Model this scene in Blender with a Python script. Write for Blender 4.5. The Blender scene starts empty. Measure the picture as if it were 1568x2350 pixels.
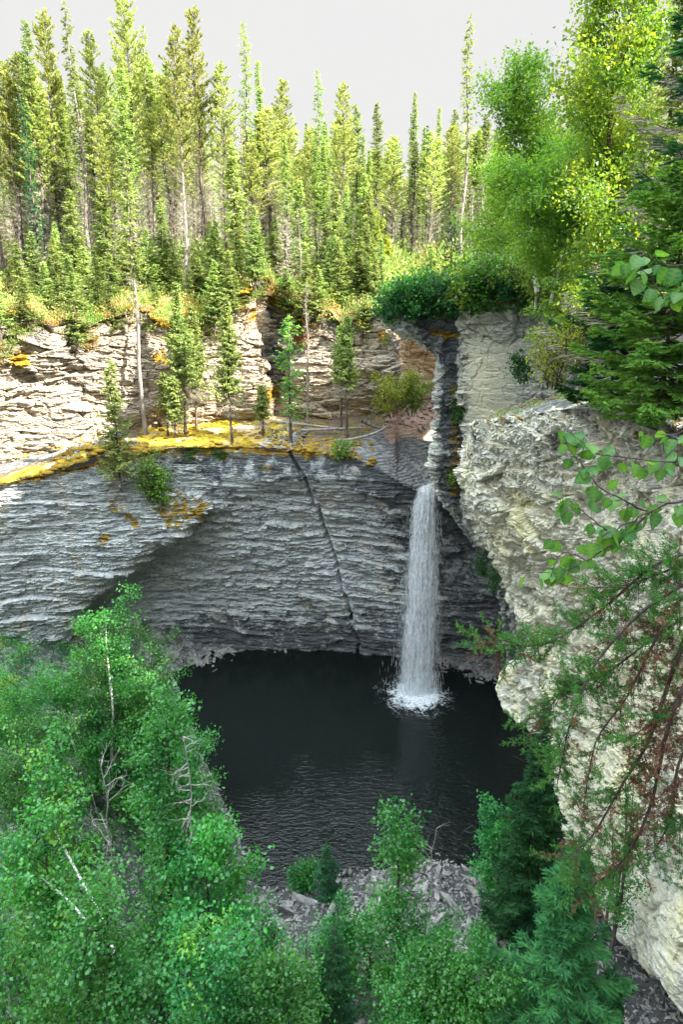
import bpy, math, random
import numpy as np
from mathutils import Vector

S = bpy.context.scene
COL = S.collection
# ------------------------------------------------------------------ camera
PITCH = math.radians(15.5)
F = 1567.0                      # focal length in units of a 1568 x 2350 picture
cam_d = bpy.data.cameras.new("camera")
cam = bpy.data.objects.new("camera", cam_d)
COL.objects.link(cam)
cam.location = (0, 0, 0)
cam.rotation_euler = (math.radians(90) - PITCH, 0, 0)
cam_d.sensor_fit = 'VERTICAL'
cam_d.sensor_height = 36.0
cam_d.lens = 24.0
cam_d.clip_start = 0.1
cam_d.clip_end = 3000
S.camera = cam
# ------------------------------------------------------------------ sky, sun, exposure
SUN_EL = math.radians(38)
SUN_AZ = math.radians(117)       # clockwise from +Y (view direction)
w = bpy.data.worlds.new("World")
S.world = w
w.use_nodes = True
nt = w.node_tree
nt.nodes.clear()
sky = nt.nodes.new('ShaderNodeTexSky')
sky.sky_type = 'NISHITA'
sky.sun_disc = False
sky.sun_elevation = SUN_EL
sky.sun_rotation = SUN_AZ
sky.air_density = 1.2
sky.dust_density = 4.0
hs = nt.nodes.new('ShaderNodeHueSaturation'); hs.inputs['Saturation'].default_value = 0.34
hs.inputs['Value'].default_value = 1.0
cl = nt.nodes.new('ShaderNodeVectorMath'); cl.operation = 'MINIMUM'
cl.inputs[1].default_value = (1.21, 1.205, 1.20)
bg = nt.nodes.new('ShaderNodeBackground'); bg.inputs[1].default_value = 0.15
wo = nt.nodes.new('ShaderNodeOutputWorld')
nt.links.new(sky.outputs[0], hs.inputs['Color'])
nt.links.new(hs.outputs[0], cl.inputs[0])
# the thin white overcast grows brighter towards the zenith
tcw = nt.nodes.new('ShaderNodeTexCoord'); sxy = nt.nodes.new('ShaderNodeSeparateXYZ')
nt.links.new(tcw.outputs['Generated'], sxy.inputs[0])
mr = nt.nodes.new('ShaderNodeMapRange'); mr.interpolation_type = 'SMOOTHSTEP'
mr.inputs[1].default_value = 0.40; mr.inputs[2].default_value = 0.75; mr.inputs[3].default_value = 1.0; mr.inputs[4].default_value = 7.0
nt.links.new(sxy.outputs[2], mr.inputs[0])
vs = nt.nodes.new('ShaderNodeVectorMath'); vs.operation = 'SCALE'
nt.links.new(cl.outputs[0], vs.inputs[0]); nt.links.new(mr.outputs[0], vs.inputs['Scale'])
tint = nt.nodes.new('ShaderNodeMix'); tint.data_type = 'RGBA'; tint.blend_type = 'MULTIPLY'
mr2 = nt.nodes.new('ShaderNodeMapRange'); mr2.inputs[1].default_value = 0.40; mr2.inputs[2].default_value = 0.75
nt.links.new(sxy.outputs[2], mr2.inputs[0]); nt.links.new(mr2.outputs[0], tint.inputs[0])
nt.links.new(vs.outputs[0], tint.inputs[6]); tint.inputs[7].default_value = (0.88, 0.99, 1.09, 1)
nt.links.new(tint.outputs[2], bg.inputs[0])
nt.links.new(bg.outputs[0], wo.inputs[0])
sun_d = bpy.data.lights.new("sun", 'SUN')
sun_d.energy = 5.0
sun_d.angle = math.radians(0.55)
sun_d.color = (1.0, 0.93, 0.80)
sun = bpy.data.objects.new("sun", sun_d)
COL.objects.link(sun)
sd = Vector((math.sin(SUN_AZ) * math.cos(SUN_EL), math.cos(SUN_AZ) * math.cos(SUN_EL), math.sin(SUN_EL)))
sun.rotation_euler = sd.to_track_quat('Z', 'Y').to_euler()
S.view_settings.view_transform = 'Standard'
S.view_settings.look = 'None'
S.view_settings.gamma = 1.0
S.view_settings.exposure = 2.25
S.render.film_transparent = False
cy = S.cycles
cy.use_denoising = True
cy.max_bounces = 6
cy.diffuse_bounces = 3
cy.glossy_bounces = 2
cy.transmission_bounces = 4
cy.transparent_max_bounces = 12
cy.caustics_reflective = False
cy.caustics_refractive = False
cy.sample_clamp_indirect = 4.0

# ------------------------------------------------------------------ picture point -> world point at forward distance Y
cp_, sp_ = math.cos(PITCH), math.sin(PITCH)
def P(px, py, Y):
    px = np.asarray(px, float); py = np.asarray(py, float); Y = np.asarray(Y, float)
    a = (px - 784) / F
    b = (1175 - py) / F
    dy = cp_ + b * sp_
    dz = -sp_ + b * cp_
    t = Y / dy
    return np.stack([a * t, Y + 0 * a, dz * t], -1)
def PZ(px, py, z):
    a = (px - 784) / F; b = (1175 - py) / F
    dy = cp_ + b * sp_; dz = -sp_ + b * cp_
    t = z / dz
    return np.array([a * t, dy * t, z])
def proj(p):
    p = np.asarray(p, float)
    x, y, z = p[..., 0], p[..., 1], p[..., 2]
    d = y * cp_ - z * sp_
    u = y * sp_ + z * cp_
    return 784 + F * x / d, 1175 - F * u / d

# ------------------------------------------------------------------ noise
def _h(ix, iy, iz):
    n = (ix.astype(np.int64) * 374761393 + iy.astype(np.int64) * 668265263 + iz.astype(np.int64) * 2147483647 % 4294967291) & 0xffffffff
    n = ((n ^ (n >> 13)) * 1274126177) & 0xffffffff
    n = ((n ^ (n >> 15)) * 2246822519) & 0xffffffff
    n = n ^ (n >> 16)
    return (n & 0xffffff).astype(float) / 0xffffff * 2 - 1
def vn(x, y, z=0.0):
    if np.ndim(x) == 0 and np.ndim(y) == 0 and np.ndim(z) == 0: return float(vn(np.array([float(x)]), y, z)[0])
    x, y, z = np.broadcast_arrays(np.asarray(x, float), np.asarray(y, float), np.asarray(z, float))
    x0, y0, z0 = np.floor(x), np.floor(y), np.floor(z)
    fx, fy, fz = x - x0, y - y0, z - z0
    fx = fx * fx * (3 - 2 * fx); fy = fy * fy * (3 - 2 * fy); fz = fz * fz * (3 - 2 * fz)
    r = 0
    for i in (0, 1):
        wx = fx if i else 1 - fx
        for j in (0, 1):
            wy = fy if j else 1 - fy
            for k in (0, 1):
                wz = fz if k else 1 - fz
                r = r + wx * wy * wz * _h(x0 + i, y0 + j, z0 + k)
    return r
def fbm(x, y, z=0.0, o=4, g=0.5):
    r = 0; a = 1.0; s = 0
    for i in range(o):
        r = r + a * vn(x * 2.03 ** i + 11.3 * i, y * 2.03 ** i + 5.7 * i, z * 2.03 ** i + 3.1 * i); s += a; a *= g
    return r / s
def worley(p, sx, sz, seed):
    """broken facets: per-cell offset plus a tilted plane inside each cell; and the gap to the next cell"""
    q = np.stack([p[..., 0] / sx, p[..., 1] / sx, p[..., 2] / sz], -1).reshape(-1, 3).astype(np.float32)
    q = q + 0.25 * np.stack([vn(q[:, 0] * 1.3, q[:, 1] * 1.3, q[:, 2] * 1.3 + seed), vn(q[:, 0] * 1.3 + 9, q[:, 1] * 1.3, q[:, 2] * 1.3), vn(q[:, 0] * 1.3, q[:, 1] * 1.3 + 5, q[:, 2] * 1.3)], -1)
    c0 = np.floor(q).astype(np.int64); n = len(q)
    d1 = np.full(n, 9.0); d2 = np.full(n, 9.0); val = np.zeros(n)
    for i in (-1, 0, 1):
        for j in (-1, 0, 1):
            for k in (-1, 0, 1):
                c = c0 + [i, j, k]; a, b_, e = c[:, 0] + seed, c[:, 1], c[:, 2]
                h1 = _h(a, b_, e) * .5; h2 = _h(a + 101, b_, e) * .5; h3 = _h(a, b_ + 77, e) * .5
                ox = q[:, 0] - c[:, 0] - .5 - h1; oy = q[:, 1] - c[:, 1] - .5 - h2; oz = q[:, 2] - c[:, 2] - .5 - h3
                d = ox * ox + oy * oy + oz * oz
                v = h2 * .9 + (h3 * 1.6 * ox + h1 * 1.6 * oy) + (h1 + .15) * 1.3 * oz
                m = d < d1
                d2 = np.where(m, d1, np.minimum(d2, d)); val = np.where(m, v, val); d1 = np.where(m, d, d1)
    return val.reshape(p.shape[:-1]), (np.sqrt(d2) - np.sqrt(d1)).reshape(p.shape[:-1])
def smooth(a, b, x):
    t = np.clip((x - a) / (b - a), 0, 1); return t * t * (3 - 2 * t)

# ------------------------------------------------------------------ tags and mesh building
def tag(o, label=None, cat=None, group=None, kind=None):
    if label: o['label'] = label
    if cat: o['category'] = cat
    if group: o['group'] = group
    if kind: o['kind'] = kind
    return o
def link(o):
    COL.objects.link(o); return o
def empty(name, loc, rz=0.0, sc=1.0):
    o = bpy.data.objects.new(name, None)
    o.location = tuple(float(c) for c in loc); o.rotation_euler = (0, 0, rz)
    o.scale = (sc, sc, sc) if not hasattr(sc, '__len__') else sc
    o.empty_display_size = 0.3
    return link(o)
class MB:
    def __init__(s): s.v = []; s.f4 = []; s.m4 = []; s.f3 = []; s.m3 = []; s.n = 0
    def add(s, v, f, m=0):
        v = np.asarray(v, float).reshape(-1, 3); f = np.asarray(f, int)
        if len(f) == 0: return
        if f.shape[1] == 4: s.f4.append(f + s.n); s.m4.append(np.full(len(f), m))
        else: s.f3.append(f + s.n); s.m3.append(np.full(len(f), m))
        s.v.append(v); s.n += len(v)
    def mesh(s, name, mats, smooth_faces=False):
        v = np.concatenate(s.v)
        f4 = np.concatenate(s.f4) if s.f4 else np.zeros((0, 4), int)
        f3 = np.concatenate(s.f3) if s.f3 else np.zeros((0, 3), int)
        me = bpy.data.meshes.new(name)
        me.vertices.add(len(v)); me.vertices.foreach_set('co', v.astype(np.float32).ravel())
        nl = len(f4) * 4 + len(f3) * 3
        me.loops.add(nl)
        me.loops.foreach_set('vertex_index', np.concatenate([f4.ravel(), f3.ravel()]).astype(np.int32))
        me.polygons.add(len(f4) + len(f3))
        st = np.concatenate([np.arange(len(f4)) * 4, len(f4) * 4 + np.arange(len(f3)) * 3]).astype(np.int32)
        me.polygons.foreach_set('loop_start', st)
        mi = np.concatenate([np.concatenate(s.m4) if s.m4 else np.zeros(0), np.concatenate(s.m3) if s.m3 else np.zeros(0)]).astype(np.int32)
        me.polygons.foreach_set('material_index', mi)
        me.polygons.foreach_set('use_smooth', np.full(len(mi), smooth_faces))
        for m in mats: me.materials.append(m)
        me.update(calc_edges=True)
        return me
    def obj(s, name, mats, parent=None, smooth_faces=False):
        me = s.mesh(name, mats, smooth_faces)
        o = link(bpy.data.objects.new(name, me))
        if parent: o.parent = parent
        return o
    def tube(s, pts, rad, sides=6, m=0, cap=False):
        pts = np.asarray(pts, float); n = len(pts)
        rad = np.broadcast_to(np.asarray(rad, float), (n,))
        tg = np.gradient(pts, axis=0); tg /= np.linalg.norm(tg, axis=1)[:, None] + 1e-9
        ref = np.array([0.0, 0, 1]) if abs(tg[0, 2]) < 0.9 else np.array([1.0, 0, 0])
        a = np.cross(tg, ref); a /= np.linalg.norm(a, axis=1)[:, None] + 1e-9
        b = np.cross(tg, a)
        an = np.arange(sides) / sides * 2 * math.pi
        ring = pts[:, None] + rad[:, None, None] * (np.cos(an)[None, :, None] * a[:, None] + np.sin(an)[None, :, None] * b[:, None])
        i = np.arange(n - 1)[:, None] * sides; j = np.arange(sides)[None]; j2 = (j + 1) % sides
        f = np.stack([i + j, i + j2, i + sides + j2, i + sides + j], -1).reshape(-1, 4)
        s.add(ring.reshape(-1, 3), f, m)
    def leaves(s, c, d, nrm, L, W, m=0, fold=0.0, wide=0.45):
        # one four-cornered leaf per row: stalk end c, direction d, rough normal nrm
        c = np.asarray(c, float); n = len(c)
        if n == 0: return
        d = d / (np.linalg.norm(d, axis=1)[:, None] + 1e-9)
        sd_ = np.cross(d, nrm); sd_ /= np.linalg.norm(sd_, axis=1)[:, None] + 1e-9
        up = np.cross(sd_, d)
        L = np.broadcast_to(L, (n,))[:, None]; W = np.broadcast_to(W, (n,))[:, None]
        mid = c + d * L * wide - up * W * fold
        v = np.stack([c, mid + sd_ * W / 2, c + d * L, mid - sd_ * W / 2], 1).reshape(-1, 3)
        s.add(v, np.arange(n * 4).reshape(n, 4), m)
def rnd_dir(rg, n):
    v = rg.normal(size=(n, 3)); return v / np.linalg.norm(v, axis=1)[:, None]
def copy_thing(root, loc, rz, sc, label=None, group=None):
    r = root.copy(); COL.objects.link(r)
    r.location = tuple(float(c) for c in loc); r.rotation_euler = (0, 0, rz)
    r.scale = (sc, sc, sc) if not hasattr(sc, '__len__') else sc
    if label: r['label'] = label
    if group: r['group'] = group
    for ch in list(root.children):
        c = ch.copy(); COL.objects.link(c); c.parent = r
    return r

# ------------------------------------------------------------------ materials
def new_mat(name):
    m = bpy.data.materials.new(name); m.use_nodes = True
    t = m.node_tree; t.nodes.clear()
    o = t.nodes.new('ShaderNodeOutputMaterial')
    return m, t, o
class NB:
    """tiny node builder"""
    def __init__(s, t): s.t = t
    def n(s, typ, **kw):
        nd = s.t.nodes.new(typ)
        for k, v in kw.items(): setattr(nd, k, v)
        return nd
    def put(s, inp, v):
        if hasattr(v, 'node'): s.t.links.new(v, inp)
        elif hasattr(v, '__len__') and len(v) == 3 and inp.type == 'RGBA': inp.default_value = (*v, 1)
        else: inp.default_value = v
    def math(s, op, a, b=0.0, c=None):
        nd = s.n('ShaderNodeMath', operation=op)
        s.put(nd.inputs[0], a); s.put(nd.inputs[1], b)
        if c is not None: s.put(nd.inputs[2], c)
        return nd.outputs[0]
    def mix(s, f, a, b, mode='MIX'):
        nd = s.n('ShaderNodeMix', data_type='RGBA', blend_type=mode)
        s.put(nd.inputs[0], f); s.put(nd.inputs[6], a); s.put(nd.inputs[7], b)
        return nd.outputs[2]
    def ramp(s, f, lo, hi):
        nd = s.n('ShaderNodeMapRange'); nd.interpolation_type = 'SMOOTHSTEP'
        s.put(nd.inputs[0], f); nd.inputs[1].default_value = lo; nd.inputs[2].default_value = hi
        return nd.outputs[0]
    def noise(s, vec, scale, detail=4, rough=0.55, dist=0.0):
        nd = s.n('ShaderNodeTexNoise')
        if vec is not None: s.t.links.new(vec, nd.inputs['Vector'])
        nd.inputs['Scale'].default_value = scale; nd.inputs['Detail'].default_value = detail
        nd.inputs['Roughness'].default_value = rough; nd.inputs['Distortion'].default_value = dist
        return nd.outputs[0]
    def mapping(s, vec, sc, rot=(0, 0, 0), loc=(0, 0, 0)):
        nd = s.n('ShaderNodeMapping'); s.t.links.new(vec, nd.inputs[0])
        nd.inputs['Scale'].default_value = sc; nd.inputs['Rotation'].default_value = rot; nd.inputs['Location'].default_value = loc
        return nd.outputs[0]

def rock_mat(name, pale, grey, dark, warm, dark_amt=0.5, warm_amt=0.3, rough=0.9, fine=1.0, moss=0.0):
    m, t, o = new_mat(name); b = NB(t)
    geo = b.n('ShaderNodeNewGeometry'); pos = geo.outputs['Position']
    att = b.n('ShaderNodeAttribute', attribute_name='tone')
    sep = b.n('ShaderNodeSeparateColor'); t.links.new(att.outputs['Color'], sep.inputs[0])
    tone_d, tone_w, tone_m = sep.outputs[0], sep.outputs[1], sep.outputs[2]
    bed = b.mapping(pos, (0.5, 0.5, 3.2), rot=(0, 0.05, 0))
    n1 = b.noise(bed, 1.6, 6, 0.62)
    n2 = b.noise(pos, 0.35, 4)
    n3 = b.noise(pos, 5.0 * fine, 6, 0.7)
    n4 = b.noise(pos, 1.3, 6, 0.65)
    n5 = b.noise(b.mapping(pos, (1, 1, 0.25)), 0.9, 5, 0.6)
    c = b.mix(b.ramp(n1, 0.38, 0.62), grey, pale)
    c = b.mix(b.ramp(n3, 0.30, 0.75), b.mix(1.0, c, (0.62, 0.62, 0.62), 'MULTIPLY'), c)
    wf = b.math('ADD', b.math('MULTIPLY', b.ramp(n5, 0.52, 0.70), warm_amt), tone_w)
    c = b.mix(b.math('MINIMUM', wf, 1.0), c, warm)
    # thin dark joints between blocks
    wv_ = b.n('ShaderNodeTexNoise'); wv_.inputs['Scale'].default_value = 1.2; t.links.new(pos, wv_.inputs['Vector'])
    wa = b.n('ShaderNodeVectorMath', operation='SCALE'); t.links.new(wv_.outputs['Color'], wa.inputs[0]); wa.inputs['Scale'].default_value = 0.5
    wb = b.n('ShaderNodeVectorMath', operation='ADD'); t.links.new(pos, wb.inputs[0]); t.links.new(wa.outputs[0], wb.inputs[1])
    vr = b.n('ShaderNodeTexVoronoi', feature='DISTANCE_TO_EDGE'); vr.inputs['Scale'].default_value = 0.75
    t.links.new(b.mapping(wb.outputs[0], (1, 1, 1.5)), vr.inputs['Vector'])
    jt = b.math('MULTIPLY', b.math('SUBTRACT', 1.0, b.ramp(vr.outputs[0], 0.0, 0.022)), b.ramp(n4, .42, .6))
    c = b.mix(b.math('MULTIPLY', jt, .75), c, b.mix(1.0, c, (.22, .22, .23), 'MULTIPLY'))
    # vertical seepage stains
    sp_ = b.noise(b.mapping(pos, (1.6, 1.6, 0.10)), 1.0, 5, .6)
    c = b.mix(b.math('MULTIPLY', b.ramp(sp_, .55, .72), .45), c, b.mix(1.0, c, (.55, .58, .60), 'MULTIPLY'))
    # dark crusty lichen in patches of its own shape
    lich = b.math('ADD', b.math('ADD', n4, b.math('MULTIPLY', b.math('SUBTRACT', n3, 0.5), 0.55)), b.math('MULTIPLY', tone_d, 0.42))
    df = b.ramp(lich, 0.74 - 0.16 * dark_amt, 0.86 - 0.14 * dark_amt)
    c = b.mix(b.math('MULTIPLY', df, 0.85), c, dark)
    # moss where the tone says so
    mn = b.noise(pos, 2.6, 5, 0.6)
    mossc = b.mix(b.ramp(b.noise(pos, 3.7, 4), 0.35, 0.65), (0.20, 0.125, 0.012), (0.38, 0.235, 0.018))
    nsep = b.n('ShaderNodeSeparateXYZ'); t.links.new(geo.outputs['Normal'], nsep.inputs[0])
    upf = b.ramp(nsep.outputs[2], 0.25, 0.7)
    mf = b.ramp(b.math('ADD', mn, b.math('MULTIPLY', tone_m, b.math('ADD', 0.35, b.math('MULTIPLY', upf, 0.25)))), 0.74, 0.84)
    c = b.mix(mf, c, mossc)
    bump = b.n('ShaderNodeBump'); bump.inputs['Distance'].default_value = 0.05; bump.inputs['Strength'].default_value = 0.8
    hsum = b.math('ADD', b.math('MULTIPLY', b.noise(b.mapping(pos, (1, 1, 4)), 3.5 * fine, 8, 0.7), 1.0), b.math('MULTIPLY', n3, 0.5))
    t.links.new(hsum, bump.inputs['Height'])
    p = b.n('ShaderNodeBsdfPrincipled'); b.put(p.inputs['Base Color'], c)
    p.inputs['Roughness'].default_value = rough
    p.inputs['Specular IOR Level'].default_value = 0.25
    t.links.new(bump.outputs[0], p.inputs['Normal']); t.links.new(p.outputs[0], o.inputs[0])
    return m
def leaf_mat(name, c1, c2, transl=0.45, trc=None, gloss=0.0, hue_w=0.5, scale=0.6):
    m, t, o = new_mat(name); b = NB(t)
    geo = b.n('ShaderNodeNewGeometry')
    oi = b.n('ShaderNodeObjectInfo')
    r = geo.outputs['Random Per Island']
    cl_ = b.noise(geo.outputs['Position'], scale, 3)
    f = b.math('ADD', b.math('MULTIPLY', r, 0.55), b.math('MULTIPLY', b.ramp(cl_, 0.3, 0.7), 0.45))
    c = b.mix(f, c1, c2)
    hsv = b.n('ShaderNodeHueSaturation')
    b.put(hsv.inputs['Hue'], b.math('ADD', 0.485, b.math('MULTIPLY', oi.outputs['Random'], 0.03)))
    b.put(hsv.inputs['Value'], b.math('ADD', 0.75, b.math('MULTIPLY', oi.outputs['Random'], 0.5)))
    t.links.new(c, hsv.inputs['Color']); c = hsv.outputs[0]
    d = b.n('ShaderNodeBsdfDiffuse'); b.put(d.inputs[0], c)
    tr = b.n('ShaderNodeBsdfTranslucent')
    b.put(tr.inputs[0], b.mix(1.0, c, trc or (1.25, 1.3, 0.55), 'MULTIPLY'))
    mx = b.n('ShaderNodeMixShader'); mx.inputs[0].default_value = transl
    t.links.new(d.outputs[0], mx.inputs[1]); t.links.new(tr.outputs[0], mx.inputs[2])
    out = mx.outputs[0]
    if gloss > 0:
        g = b.n('ShaderNodeBsdfGlossy'); g.inputs['Roughness'].default_value = 0.42
        g.inputs[0].default_value = (0.75, 0.8, 0.85, 1)
        m2 = b.n('ShaderNodeMixShader'); m2.inputs[0].default_value = gloss
        t.links.new(out, m2.inputs[1]); t.links.new(g.outputs[0], m2.inputs[2]); out = m2.outputs[0]
    t.links.new(out, o.inputs[0])
    return m
def wood_mat(name, c1, c2, scale=6.0, zs=0.3, lo=0.35, hi=0.65):
    m, t, o = new_mat(name); b = NB(t)
    tc = b.n('ShaderNodeTexCoord')
    n1 = b.noise(b.mapping(tc.outputs['Object'], (1, 1, zs)), scale, 5, 0.65)
    c = b.mix(b.ramp(n1, lo, hi), c1, c2)
    p = b.n('ShaderNodeBsdfPrincipled'); b.put(p.inputs['Base Color'], c); p.inputs['Roughness'].default_value = 0.9
    p.inputs['Specular IOR Level'].default_value = 0.2
    bp = b.n('ShaderNodeBump'); bp.inputs['Distance'].default_value = 0.02; t.links.new(n1, bp.inputs['Height'])
    t.links.new(bp.outputs[0], p.inputs['Normal']); t.links.new(p.outputs[0], o.inputs[0])
    return m
# ================================================================== THE LAND
PALE = (0.47, 0.46, 0.41); GREY = (0.30, 0.31, 0.31); DARK = (0.055, 0.058, 0.062)
M_low = rock_mat("shade_tinted_limestone", (0.64, 0.68, 0.67), (0.42, 0.46, 0.48), (0.06, 0.07, 0.08), (0.52, 0.47, 0.37), 0.45, 0.5)  # cool blue of the shade put into the rock colour
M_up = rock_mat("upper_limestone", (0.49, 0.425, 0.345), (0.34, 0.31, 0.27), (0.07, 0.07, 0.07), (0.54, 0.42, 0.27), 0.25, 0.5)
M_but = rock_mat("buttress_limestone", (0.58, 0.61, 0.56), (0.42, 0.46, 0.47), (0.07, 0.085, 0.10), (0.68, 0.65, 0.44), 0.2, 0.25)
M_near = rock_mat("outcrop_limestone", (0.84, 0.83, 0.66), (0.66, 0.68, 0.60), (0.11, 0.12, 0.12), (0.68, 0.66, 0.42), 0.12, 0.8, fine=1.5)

def cr(ctrl, n):
    """smooth curve through rows of control values (Catmull-Rom), n samples"""
    ctrl = np.asarray(ctrl, float); k = len(ctrl)
    t = np.linspace(0, k - 1, n); i = np.clip(t.astype(int), 0, k - 2); f = (t - i)[(...,) + (None,) * (ctrl.ndim - 1)]
    g = lambda j: ctrl[np.clip(j, 0, k - 1)]
    p0, p1, p2, p3 = g(i - 1), g(i), g(i + 1), g(i + 2)
    p0 = np.where((i == 0)[(...,) + (None,) * (ctrl.ndim - 1)], 2 * p1 - p2, p0)
    p3 = np.where((i == k - 2)[(...,) + (None,) * (ctrl.ndim - 1)], 2 * p2 - p1, p3)
    # tension 0.35 keeps corners crisp
    T = 0.36
    m1 = (p2 - p0) * T; m2 = (p3 - p1) * T
    f2, f3 = f * f, f * f * f
    return (2 * f3 - 3 * f2 + 1) * p1 + (f3 - 2 * f2 + f) * m1 + (-2 * f3 + 3 * f2) * p2 + (f3 - f2) * m2
def net(ctrl, nu, nv):
    ctrl = np.asarray(ctrl, float)              # rows (top to bottom) x cols x channels
    a = cr(ctrl, nv)
    return cr(np.swapaxes(a, 0, 1), nu).swapaxes(0, 1)   # nv x nu x ch
def px2w(tab):
    t = np.asarray(tab, float)
    return np.concatenate([P(t[..., 0], t[..., 1], t[..., 2]), t[..., 3:]], -1)
def normals(g):
    du = np.gradient(g, axis=1); dv = np.gradient(g, axis=0)
    n = np.cross(du, dv); n /= np.linalg.norm(n, axis=-1)[..., None] + 1e-9
    return n
def strata(p, t, a, seed, tilt=0.05, q=0.6, warp=0.35):
    z = p[..., 2] + tilt * p[..., 0] + warp * t * 2 * vn(p[..., 0] / 3.1 + seed, p[..., 1] / 3.1, p[..., 2] / 2.3) + 0.4 * t * vn(p[..., 0] / (a * 1.3), p[..., 1] / (a * 1.3), seed)
    z = z / t
    k = np.floor(z); f = z - k
    v = vn(p[..., 0] / a + k * 7.13 + seed, p[..., 1] / a + k * 3.7, k * 0.0 + seed)
    # separate plates within a bed, each with its own projection and length
    u = (p[..., 0] + .5 * p[..., 1]) / (a * .8) + 0.5 * vn(p[..., 0] / (a * .5), p[..., 1] / (a * .5), p[..., 2] / (t * .7) + seed) + k * 0.377
    i = np.floor(u)
    v2 = _h(i, k, np.full(k.shape, int(seed * 10)))
    return v * (1 - q) + v2 * q * .8, f, k
def rock_disp(p, amp, seed, big=0.5, fac=((1.5, .5, .25), (.5, .2, .09)), s1=(0.62, 2.6, 0.26), s2=(0.21, 1.1, 0.13), s3=(0.095, 0.5, 0.05), rough=0.05, lip=0.05, tilt=0.05):
    d = big * fbm(p[..., 0] / 5.5, p[..., 1] / 5.5, p[..., 2] / 4.0 + seed, 3)
    for (t, a, w_), sd2 in ((s1, seed), (s2, seed + 31.7), (s3, seed + 77.1)):
        if w_ > 0:
            v, f, k = strata(p, t, a, sd2, tilt)
            d = d + amp * w_ * v + amp * lip * (t / 0.25) * (f - 0.5)
    for q_, (sx, sz, w_) in enumerate(fac):
        v, e = worley(p, sx, sz, int(seed) + 13 * q_)
        d = d + amp * w_ * v - amp * w_ * .35 * (e < .05)
    d = d + amp * rough * fbm(p[..., 0] / 0.5, p[..., 1] / 0.5, p[..., 2] / 0.3 + seed, 3)
    return d
def sheet(name, g, tone, mat, kind='structure', cat=None, label=None, flat=True):
    nv, nu = g.shape[:2]
    i = np.arange(nv - 1)[:, None] * nu; j = np.arange(nu - 1)[None]
    f = np.stack([i + j, i + nu + j, i + nu + j + 1, i + j + 1], -1).reshape(-1, 4)
    mb = MB(); mb.add(g.reshape(-1, 3), f)
    o = mb.obj(name, [mat] if not isinstance(mat, list) else mat, smooth_faces=not flat)
    ca = o.data.color_attributes.new('tone', 'FLOAT_COLOR', 'POINT')
    t = np.zeros((nv * nu, 4), np.float32); t[:, :tone.shape[-1]] = tone.reshape(nv * nu, -1); t[:, 3] = 1
    ca.data.foreach_set('color', t.ravel())
    tag(o, label, cat, None, kind)
    return o

# ---- A: lower wall with the alcove -------------------------------------------------
# columns: far-left, left, bulge, arch edge, just inside, ... ; rows: rim down to below the water
Arows = []
rimy = [1190, 1120, 1082, 1040, 1028, 1026, 1034, 1052, 1112, 1150, 1150]
A_px = [
 [-420, -40, 130, 330, 400, 520, 680, 820, 935, 1040, 1200],
 [-420, -40, 130, 370, 430, 520, 680, 820, 935, 1040, 1200],
 [-420, -40, 130, 450, 485, 540, 680, 820, 935, 1040, 1200],
 [-420, -40, 130, 318, 352, 520, 680, 820, 935, 1040, 1200],
 [-420, -40, 100, 192, 225, 460, 680, 820, 935, 1040, 1200],
 [-420, -40, 90, 150, 190, 430, 680, 820, 935, 1040, 1200],
 [-420, -40, 80, 120, 180, 430, 680, 820, 935, 1040, 1200]]
A_py = [rimy,
 [1230, 1170, 1130, 1105, 1100, 1095, 1095, 1105, 1160, 1190, 1190],
 [1290, 1240, 1200, 1180, 1165, 1150, 1145, 1155, 1210, 1240, 1240],
 [1370, 1330, 1295, 1285, 1280, 1270, 1265, 1270, 1300, 1320, 1320],
 [1450, 1420, 1400, 1390, 1385, 1380, 1375, 1380, 1400, 1420, 1420],
 [1560, 1520, 1490, 1470, 1465, 1460, 1455, 1455, 1470, 1485, 1490],
 [1700, 1640, 1600, 1570, 1540, 1530, 1520, 1522, 1530, 1545, 1565]]
A_Y = [
 [32, 36, 37.5, 39, 39.5, 40, 40, 39.6, 38.7, 38.6, 38],
 [32, 36, 37.3, 38.8, 39.4, 39.8, 39.9, 39.6, 39.3, 39.5, 39],
 [32, 36, 37.3, 38.8, 40.1, 40.9, 41.0, 40.6, 40.2, 40.2, 39.5],
 [32, 35.8, 37, 38.5, 41.6, 42.2, 42.2, 41.7, 41, 41, 40],
 [32, 35.8, 37, 38.3, 42.3, 43.2, 43.2, 42.5, 41.8, 41.5, 40.5],
 [32, 36, 37.2, 38.6, 42.8, 43.6, 43.6, 43.0, 42.4, 42.0, 41],
 [32, 36, 37.6, 39.5, 42.2, 43.0, 43.0, 42.6, 42.1, 41.8, 41]]
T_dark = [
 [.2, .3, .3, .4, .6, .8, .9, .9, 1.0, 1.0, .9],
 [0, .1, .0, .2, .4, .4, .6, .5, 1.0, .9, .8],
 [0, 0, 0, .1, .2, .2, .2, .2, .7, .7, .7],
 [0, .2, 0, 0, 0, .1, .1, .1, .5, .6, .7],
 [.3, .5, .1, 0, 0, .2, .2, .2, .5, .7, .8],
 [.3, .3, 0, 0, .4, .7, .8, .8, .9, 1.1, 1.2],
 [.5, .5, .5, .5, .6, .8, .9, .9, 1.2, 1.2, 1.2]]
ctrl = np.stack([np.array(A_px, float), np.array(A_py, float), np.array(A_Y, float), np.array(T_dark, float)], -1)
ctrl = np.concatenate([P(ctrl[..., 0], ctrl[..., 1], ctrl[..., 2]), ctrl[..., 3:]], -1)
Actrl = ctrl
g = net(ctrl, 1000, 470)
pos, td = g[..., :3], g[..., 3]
N = normals(net(ctrl, 60, 30)[..., :3])
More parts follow.
